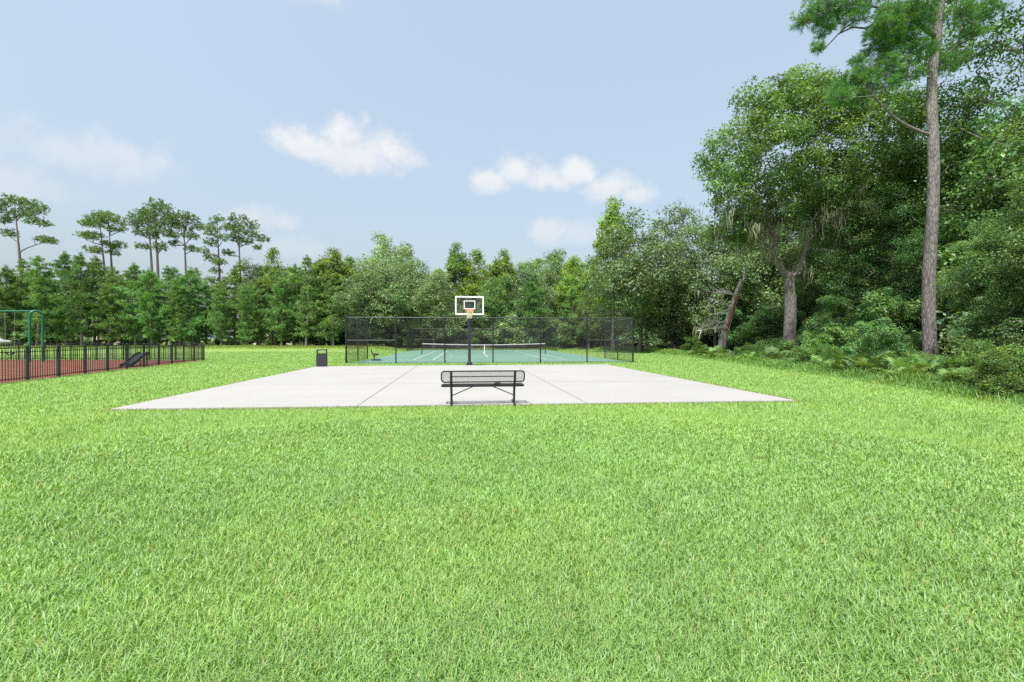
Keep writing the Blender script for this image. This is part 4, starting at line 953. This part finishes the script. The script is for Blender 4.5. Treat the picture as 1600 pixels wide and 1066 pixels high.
# ------------------------------------------------------------------ benches
def make_bench(mat):
    """Mesh-panel park bench, back towards -Y, base centre at the origin."""
    o = empty('park_bench'); L_ = 1.86; px = .715
    # backrest: rolled frame with expanded metal between
    zb0, zb1, yb = .515, .762, -.27; tilt = .09; rr = .07
    def bp(x, z): return (x, yb - (z - zb0) * tilt / .25 * .6, z)
    loop = []
    for cx, cz, a0 in ((L_ / 2 - rr, zb1 - rr, 0), (-L_ / 2 + rr, zb1 - rr, 90), (-L_ / 2 + rr, zb0 + rr, 180), (L_ / 2 - rr, zb0 + rr, 270)):
        for k in range(6): a = R(a0 + k * 18); loop.append(bp(cx + rr * math.cos(a), cz + rr * math.sin(a)))
    m = MB(); m.tube(loop, .016, n=8, closed=True); bk = m.build('backrest', mat, o, True)
    mesh = MB(); sp = .034; H = zb1 - zb0
    for fam in (1, -1):
        for i in range(-10, int((L_ + H) / sp) + 10):
            c = -L_ / 2 + i * sp; pa = Vector((c, 0, 0)); d = Vector((fam * H, 0, H)); t0, t1 = 0, 1
            ta, tb = sorted(((-L_ / 2 + .012 - pa.x) / d.x, (L_ / 2 - .012 - pa.x) / d.x)); t0, t1 = max(t0, ta), min(t1, tb)
            if t1 - t0 < .02: continue
            a, b = pa + d * t0, pa + d * t1
            mesh.tube([bp(a.x, zb0 + a.z), bp(b.x, zb0 + b.z)], .0030, n=3, cap=False)
    mesh.build('back_mesh', mat, bk)
    m = MB(); m.tube([bp(-px, .64), bp(px, .64)], .011, n=6); m.build('stiffener', mat, bk)
    # seat: rolled edge frame and mesh
    zs, y0, y1 = .418, -.20, .19; loop = []
    for cx, cy_, a0 in ((L_ / 2 - .05, y1 - .05, 0), (-L_ / 2 + .05, y1 - .05, 90), (-L_ / 2 + .05, y0 + .05, 180), (L_ / 2 - .05, y0 + .05, 270)):
        for k in range(5): a = R(a0 + k * 22.5); loop.append((cx + .05 * math.cos(a), cy_ + .05 * math.sin(a), zs))
    m = MB(); m.tube(loop, .022, n=8, closed=True); se = m.build('seat', mat, o, True)
    m = MB(); W = L_ - .03; D_ = y1 - y0
    for fam in (1, -1):
        for i in range(-16, int((L_ + D_) / .03) + 16):
            c = -L_ / 2 + i * .03; pa = Vector((c, y0, 0)); d = Vector((fam * D_, D_, 0)); ta, tb = sorted(((-W / 2 - pa.x) / d.x, (W / 2 - pa.x) / d.x)); t0, t1 = max(0, ta), min(1, tb)
            if t1 - t0 < .02: continue
            a, b = pa + d * t0, pa + d * t1; m.tube([(a.x, a.y, zs + .008), (b.x, b.y, zs + .008)], .0042, n=3, cap=False)
    m.build('seat_mesh', mat, se)
    for sx in (-1, 1):
        x = sx * px
        m = MB(); m.tube([(x, -.31, .012), (x, .36, .012)], .024, n=8); m.tube([(x, -.10, .02), (x, -.13, .24), (x, -.16, .36)], .027, n=8)
        lg = m.build('leg', mat, o, True)
        m = MB(); m.tube([(x, -.10, .36), (x, .16, .39)], .02, n=6); m.build('seat_arm', mat, lg, True)
        m = MB(); m.tube([(x, -.15, .30), (x, -.245, .46), bp(x, .56)[:1] + (bp(x, .56)[1] - .024, .56), bp(x, .75)[:1] + (bp(x, .75)[1] - .024, .75)], .027, n=8); m.build('back_post', mat, o, True)
        m = MB(); m.tube([(x, -.12, .19), (sx * .20, -.02, .398)], .011, n=6); m.build('brace', mat, o, True)
    return o
fb = make_bench(M['bench']); fb.location = (X_at(754.5, 10.55), 10.52, .046); fb.rotation_euler = (0, 0, PAD_YAW)
tag(fb, 'black metal mesh bench on the near edge of the concrete pad, seen from behind', 'bench', 'park benches')
tb = copy_tree(fb); p = tn(-8.05, -11.9, .022)
tb.location = p; tb.rotation_euler = (0, 0, TY - R(90) + R(12))
tag(tb, 'small dark bench inside the tennis fence by the left wing panel', 'bench', 'park benches')
for ch in tb.children_recursive:
    pass
# crumpled dark thing left on the seat
rng = np.random.default_rng(3); m = MB()
for k, (a, b, c, s_) in enumerate(((-.045, 0, .022, .03), (0, .01, .028, .034), (.045, -.008, .026, .028), (.07, .01, .02, .02))):
    ringv = []; 
    for i in range(5):
        for j in range(8):
            th = math.pi * i / 4; ph = 2 * math.pi * j / 8; q = s_ * (1 + rng.normal(0, .12)); ringv.append((a + q * 1.3 * math.sin(th) * math.cos(ph), b + q * math.sin(th) * math.sin(ph), c * .9 + q * .75 * math.cos(th)))
    m.add(ringv, [(i * 8 + j, i * 8 + (j + 1) % 8, (i + 1) * 8 + (j + 1) % 8, (i + 1) * 8 + j) for i in range(4) for j in range(8)])
gl = m.build('crumpled_cloth', M['cand'], None, True); gl.location = (fb.location.x + .33, fb.location.y - .03, .046 + .418 + .016); gl.rotation_euler = (0, 0, .15)
tag(gl, 'small dark crumpled thing lying on the near bench seat', 'cloth')

# ------------------------------------------------------------------ trash can
def trash_can():
    o = empty('trash_can', (X_at(503, 24.45), 24.45, .04 if False else .0), R(20)); W = .52
    m = MB(); m.box((0, 0, .36), (W, W, .64), bevel=.012); b = m.build('body', M['canm'], o)
    for k in range(4):
        mm = MB(); Mx = rz(k * math.pi / 2); mm.box(tuple(Mx @ Vector((0, -W / 2 - .006, .37))), (W - .10, .012, .50), Mx, bevel=.004); mm.build('side_panel', M['canm'], b)
    m = MB(); m.box((0, 0, .045), (W + .012, W + .012, .03), bevel=.004); m.build('base_band', M['rail'], o)
    m = MB(); m.box((0, 0, .70), (W + .02, W + .02, .05), bevel=.01); m.build('collar', M['canm'], o)
    for sx in (-1, 1):
        for sy in (-1, 1): m = MB(); m.box((sx * (W / 2 - .03), sy * (W / 2 - .03), .81), (.05, .05, .18)); m.build('corner_post', M['canm'], o)
    m = MB(); m.box((0, 0, .93), (W + .03, W + .03, .06), bevel=.02); m.build('lid', M['canm'], o)
    m = MB(); m.tube([(0, 0, .60), (0, 0, .735)], .2, n=16); m.build('liner', M['cand'], o)
    tag(o, 'square charcoal metal trash can at the far left corner of the pad', 'trash can')
trash_can()

# ------------------------------------------------------------------ chain-link fences of the tennis court
FH = 2.87; PW = 2.995; panel = chain_mesh('mesh_panel', PW, FH - .06, M['wire'])
postm = MB(); postm.tube([(0, 0, -.15), (0, 0, FH)], .04, n=10); postm.tube([(0, 0, FH), (0, 0, FH + .03), (0, 0, FH + .05)], [.045, .045, .01], n=10); postm = postm.mesh('post', M['fence_black'], True)
postc = MB(); postc.tube([(0, 0, -.15), (0, 0, FH + .02)], .055, n=10); postc.tube([(0, 0, FH + .02), (0, 0, FH + .05), (0, 0, FH + .08)], [.062, .062, .012], n=10); postc = postc.mesh('post', M['fence_black'], True)
railm = MB(); railm.tube([(0.03, 0, 0), (PW - .03, 0, 0)], .026, n=8); railm = railm.mesh('top_rail', M['rail'], True)
wirem = MB(); wirem.tube([(0.03, 0, 0), (PW - .03, 0, 0)], .006, n=4); wirem = wirem.mesh('tension_wire', M['wire'])
def fence_run(o, p, ang, n, first, last, mids=()):
    d = Vector((math.cos(ang), math.sin(ang), 0)); p = Vector(p)
    for i in range(n + 1):
        if (i == 0 and not first): continue
        q = link('post', postc if (i in (0, n) and last) else postm, o); q.location = p + d * PW * i
    for i in range(n):
        a = p + d * PW * i
        for nm, me_, z in (('top_rail', railm, FH - .03), ('mesh_panel', panel, .03), ('tension_wire', wirem, .05)):
            q = link(nm, me_, o); q.location = a + Vector((0, 0, z)); q.rotation_euler = (0, 0, ang)
        if i in mids: q = link('middle_rail', railm, o); q.location = a + Vector((0, 0, 1.43)); q.rotation_euler = (0, 0, ang)
FY = R(4.4); fl = (-10.15, 27.85, 0)
o = empty('chain_link_fence', fl); z0 = (0, 0, 0); fr = Vector((math.cos(FY), math.sin(FY), 0)) * PW * 6
fence_run(o, z0, FY, 6, True, True, (0, 5)); fence_run(o, z0, TY + R(90), 2, False, False); fence_run(o, fr, TY + R(90), 2, False, False, (0,))
tag(o, 'tall black chain-link fence across the near end of the tennis court', 'chain-link fence', 'tennis court fences')
bl = tn(-tw - .05, tl + .1); o = empty('chain_link_fence', (bl[0], bl[1], 0)); FY2 = R(5.0); fr = Vector((math.cos(FY2), math.sin(FY2), 0)) * PW * 6
fence_run(o, z0, FY2, 6, True, True, (0, 5)); fence_run(o, z0, TY - R(90), 2, False, False); fence_run(o, fr, TY - R(90), 2, False, False)
tag(o, 'black chain-link fence across the far end of the tennis court before the trees', 'chain-link fence', 'tennis court fences')

# tennis net
def tennis_net():
    c = tn(0, 0); o = empty('tennis_net', (c[0], c[1], .016), TY); hw = 6.05
    top = lambda x: .93 + .13 * (abs(x) / hw) ** 1.6
    for sx in (-1, 1): m = MB(); m.tube([(sx * hw, 0, 0), (sx * hw, 0, 1.08)], .045, n=10); m.tube([(sx * hw, 0, 1.08), (sx * hw, 0, 1.11)], [.05, .02], n=10); m.build('post', M['black'], o, True)
    m = MB(); n = 24; xs = [-hw + 2 * hw * i / n for i in range(n + 1)]
    vs = []; 
    for x in xs: z = top(x); vs += [(x, -.014, z - .075), (x, .014, z - .075), (x, .014, z), (x, -.014, z)]
    m.add(vs, [(4 * i + k, 4 * i + (k + 1) % 4, 4 * i + 4 + (k + 1) % 4, 4 * i + 4 + k) for i in range(n) for k in range(4)]); m.build('top_band', M['tape'], o)
    m = MB(); k = int(2 * hw / .07)
    for i in range(k + 1): x = -hw + .03 + (2 * hw - .06) * i / k; m.tube([(x, 0, .05), (x, 0, top(x) - .05)], .0032, n=3, cap=False)
    for j in range(12):
        f = j / 11; m.tube([(x, 0, .05 + (top(x) - .13) * f) for x in xs], .0032, n=3, cap=False)
    m.build('netting', M['wire'], o)
    m = MB(); m.box((0, -.02, .47), (.06, .012, .92)); m.build('centre_strap', M['white'], o)
    m = MB(); m.box((hw - .02, -.09, .75), (.16, .12, .2), bevel=.02); m.tube([(hw - .02, -.15, .75), (hw - .02, -.26, .75), (hw - .02, -.26, .62)], .012, n=6); m.build('crank', M['black'], o)
    tag(o, 'tennis net with a white top band stretched between black posts', 'tennis net')
tennis_net()

# ------------------------------------------------------------------ playground: picket fence, swing, slide
PH = 1.22
pk = MB(); pk.box((0, 0, PH / 2 - .01), (.018, .018, PH - .12)); pk = pk.mesh('picket', M['fence_black'])
pp = MB(); pp.box((0, 0, PH / 2), (.062, .062, PH + .06)); pp.box((0, 0, PH + .045), (.075, .075, .03), bevel=.01); pp = pp.mesh('post', M['fence_black'])
def picket_fence(a, b, npan, label):
    A, B = Vector((*a, 0)), Vector((*b, 0)); d = (B - A); L_ = d.length; ang = math.atan2(d.y, d.x); pw = L_ / npan
    o = empty('picket_fence', A, ang)
    rl = MB(); rl.box((pw / 2, 0, 0), (pw - .064, .028, .032)); rl = rl.mesh('rail', M['fence_black'])
    for i in range(npan + 1): link('post', pp, o).location = (i * pw, 0, 0)
    for i in range(npan):
        for z in (PH - .02, PH - .16, .12): link('rail', rl, o).location = (i * pw, 0, z)
        k = int(pw / .118)
        for j in range(1, k): link('picket', pk, o).location = (i * pw + pw * j / k, 0, 0)
    return tag(o, label, 'picket fence', 'playground fences')
picket_fence(FENCE_B, FENCE_A, 12, 'black metal picket fence running along the near side of the playground')
picket_fence((FENCE_B[0] - .14, FENCE_B[1] + .02), (-44.5, 32.5), 12, 'black metal picket fence along the back of the playground behind the swing')

def swing():
    c = Vector((-31.1, 29.75, 0)); o = empty('swing_set', c); H = 3.34; d = Vector((.42, .62, 0)).normalized(); g = .29
    def arch(off):
        m = MB(); pts = [tuple(off - d * g * 1.05 + Vector((0, 0, -.1))), tuple(off - d * g + Vector((0, 0, H - g)))]
        for k in range(1, 12): a = math.pi * k / 12; pts.append(tuple(off - d * g * math.cos(a) + Vector((0, 0, H - g + g * math.sin(a)))))
        pts += [tuple(off + d * g + Vector((0, 0, H - g))), tuple(off + d * g * 1.05 + Vector((0, 0, -.1)))]
        m.tube(pts, .072, n=12); return m.build('arch_leg', M['green'], o, True)
    arch(Vector((0, 0, 0))); arch(Vector((-4.6, 0, 0)))
    m = MB(); m.tube([(-.02, 0, H - .01), (-4.58, 0, H - .01)], .055, n=12); m.build('top_beam', M['green'], o, True)
    for xa in (-1.72, -3.4):
        s = MB()
        for k in range(9):
            f = k / 8; 
        pts = [(xa - .27 + .54 * k / 10, 0, .62 - .17 * math.sin(math.pi * k / 10)) for k in range(11)]
        vs = []; 
        for x, y, z in pts: vs += [(x, -.08, z), (x, .08, z), (x, .08, z + .012), (x, -.08, z + .012)]
        s.add(vs, [(4 * i + k, 4 * i + (k + 1) % 4, 4 * i + 4 + (k + 1) % 4, 4 * i + 4 + k) for i in range(10) for k in range(4)]); so = s.build('swing_seat', M['black'], o)
        for sx in (-1, 1):
            ch = MB(); x0, x1 = xa + sx * .27, xa + sx * .34; n = 34
            for k in range(n):
                f0, f1 = k / n, (k + 1.15) / n; p0 = Vector((x0 + (x1 - x0) * f0, 0, .62 + (H - .67) * f0)); p1 = Vector((x0 + (x1 - x0) * f1, 0, .62 + (H - .67) * f1)); off = Vector((.009, 0, 0)) if k % 2 else Vector((0, .009, 0))
                ch.tube([p0 - off, p1 - off], .005, n=4); ch.tube([p0 + off, p1 + off], .005, n=4)
            ch.build('chain', M['chain'], so)
    tag(o, 'green arched swing set standing on the red mulch at the left edge', 'swing set')
swing()
def slide():
    a = Vector((X_at(194, 24.2), 24.2, .05)); b = Vector((X_at(222, 25.3), 25.3, .66)); o = empty('playground_slide', (a.x, a.y, .012)); d = b - a; d.z -= .0
    L_ = Vector((d.x, d.y, 0)); ang = math.atan2(d.y, d.x); ln = L_.length; o.rotation_euler = (0, 0, ang); h = .66; m = MB()
    prof = [(0, .06), (.18, .07), (.45 * ln, .27), (.8 * ln, .55), (ln, h), (ln + .22, h + .01)]
    vs = []
    for x, z in prof: vs += [(x, -.24, z), (x, .24, z), (x, .24, z + .03), (x, -.24, z + .03)]
    m.add(vs, [(4 * i + k, 4 * i + (k + 1) % 4, 4 * i + 4 + (k + 1) % 4, 4 * i + 4 + k) for i in range(len(prof) - 1) for k in range(4)] + [(3, 2, 1, 0), tuple(4 * (len(prof) - 1) + k for k in range(4))]); m.build('chute', M['black'], o)
    for sy in (-.26, .26):
        m = MB(); vs = []
        for x, z in prof: vs += [(x, sy - .02, z - .05), (x, sy + .02, z - .05), (x, sy + .02, z + .12), (x, sy - .02, z + .12)]
        m.add(vs, [(4 * i + k, 4 * i + (k + 1) % 4, 4 * i + 4 + (k + 1) % 4, 4 * i + 4 + k) for i in range(len(prof) - 1) for k in range(4)] + [(3, 2, 1, 0), tuple(4 * (len(prof) - 1) + k for k in range(4))]); m.build('side_wall', M['black'], o)
    for sy in (-.2, .2): m = MB(); m.tube([(ln + .1, sy, -.05), (ln + .1, sy, h)], .03, n=8); m.build('leg', M['black'], o, True)
    m = MB(); m.tube([(ln * .55, .32, -.05), (ln * .55, .32, 1.1)], .02, n=6); m.build('hand_post', M['black'], o, True)
    tag(o, 'small black slide ramp on the mulch just behind the picket fence', 'slide')
slide()

# ------------------------------------------------------------------ glimpses beyond the pines: a car and two pale houses
def car():
    o = empty('parked_car', (X_at(-17, 64), 64, gz(-72, 64) + 0.0), R(4))
    sec = [(-2.2, .35, .72, .72, .80), (-1.9, .25, .95, .97, .86), (-1.25, .24, .98, 1.0, .88), (-.75, .24, .98, 1.42, .88), (.35, .24, .97, 1.44, .88), (1.05, .24, .95, .98, .88), (1.9, .25, .85, .87, .85), (2.2, .38, .66, .68, .78)]
    m = MB(); vs = []
    for x, z0_, zw, zt, hw in sec: tw_ = hw * (.80 if zt - zw > .2 else .97); vs += [(x, -hw * .96, z0_), (x, -hw, zw * .62), (x, -hw, zw), (x, -tw_, zt), (x, tw_, zt), (x, hw, zw), (x, hw, zw * .62), (x, hw * .96, z0_)]
    n = len(sec); m.add(vs, [(8 * i + k, 8 * i + (k + 1) % 8, 8 * i + 8 + (k + 1) % 8, 8 * i + 8 + k) for i in range(n - 1) for k in range(8)] + [tuple(range(7, -1, -1)), tuple(8 * (n - 1) + k for k in range(8))]); b = m.build('body', M['carp'], o)
    for sy in (-1, 1):
        for xa, xb in ((-.70, -.25), (-.17, .36)):
            g = MB(); y0, y1 = sy * .893, sy * .735; g.add([(xa - (.25 if xa < -.5 else 0), y0, 1.0), (xb + (.35 if xb > 0 else 0), y0, 1.0), (xb, y1, 1.36), (xa, y1, 1.36)], [(0, 1, 2, 3)]); g.build('side_window', M['dgl'], b)
        for x in (-1.38, 1.38):
            w = MB(); w.tube([(x, sy * .70, .32), (x, sy * .90, .32)], .32, n=18); wo = w.build('wheel', M['tyre'], o, True); w = MB(); w.tube([(x, sy * .895, .32), (x, sy * .91, .32)], .2, n=12); w.build('rim', M['chain'], wo)
    tag(o, 'pale parked car cut off at the left edge beyond the playground', 'car')
car()
def house(x, y, w, d, h, label, rot=0):
    o = empty('house', (x, y, gz(x, y)), rot); m = MB(); m.box((0, 0, h / 2), (w, d, h)); m.build('wall', M['cream'], o)
    m = MB(); e = .5; m.add([(-w / 2 - e, -d / 2 - e, h), (w / 2 + e, -d / 2 - e, h), (w / 2 + e, d / 2 + e, h), (-w / 2 - e, d / 2 + e, h), (-w / 2 + 2, 0, h + 2.6), (w / 2 - 2, 0, h + 2.6)], [(0, 1, 5, 4), (1, 2, 5), (2, 3, 4, 5), (3, 0, 4), (3, 2, 1, 0)]); m.build('roof', M['roof'], o)
    for k in range(4):
        if k == 2: m = MB(); m.box((-w / 2 + w * (k + .5) / 4, -d / 2 - .02, 1.05), (1.0, .06, 2.1)); m.build('door', M['white'], o); continue
        xx = -w / 2 + w * (k + .5) / 4; m = MB(); m.box((xx, -d / 2 - .02, 1.55), (1.2, .06, 1.4)); f = m.build('window', M['white'], o); m = MB(); m.box((xx, -d / 2 - .05, 1.55), (1.0, .03, 1.2)); m.build('pane', M['dgl'], f)
    tag(o, label, 'house')
house(X_at(452, 112), 112, 15, 9, 3.2, 'pale house glimpsed between the pine trunks left of the tennis court')
house(X_at(175, 122), 122, 16, 9, 3.2, 'pale house glimpsed through the pines behind the playground')
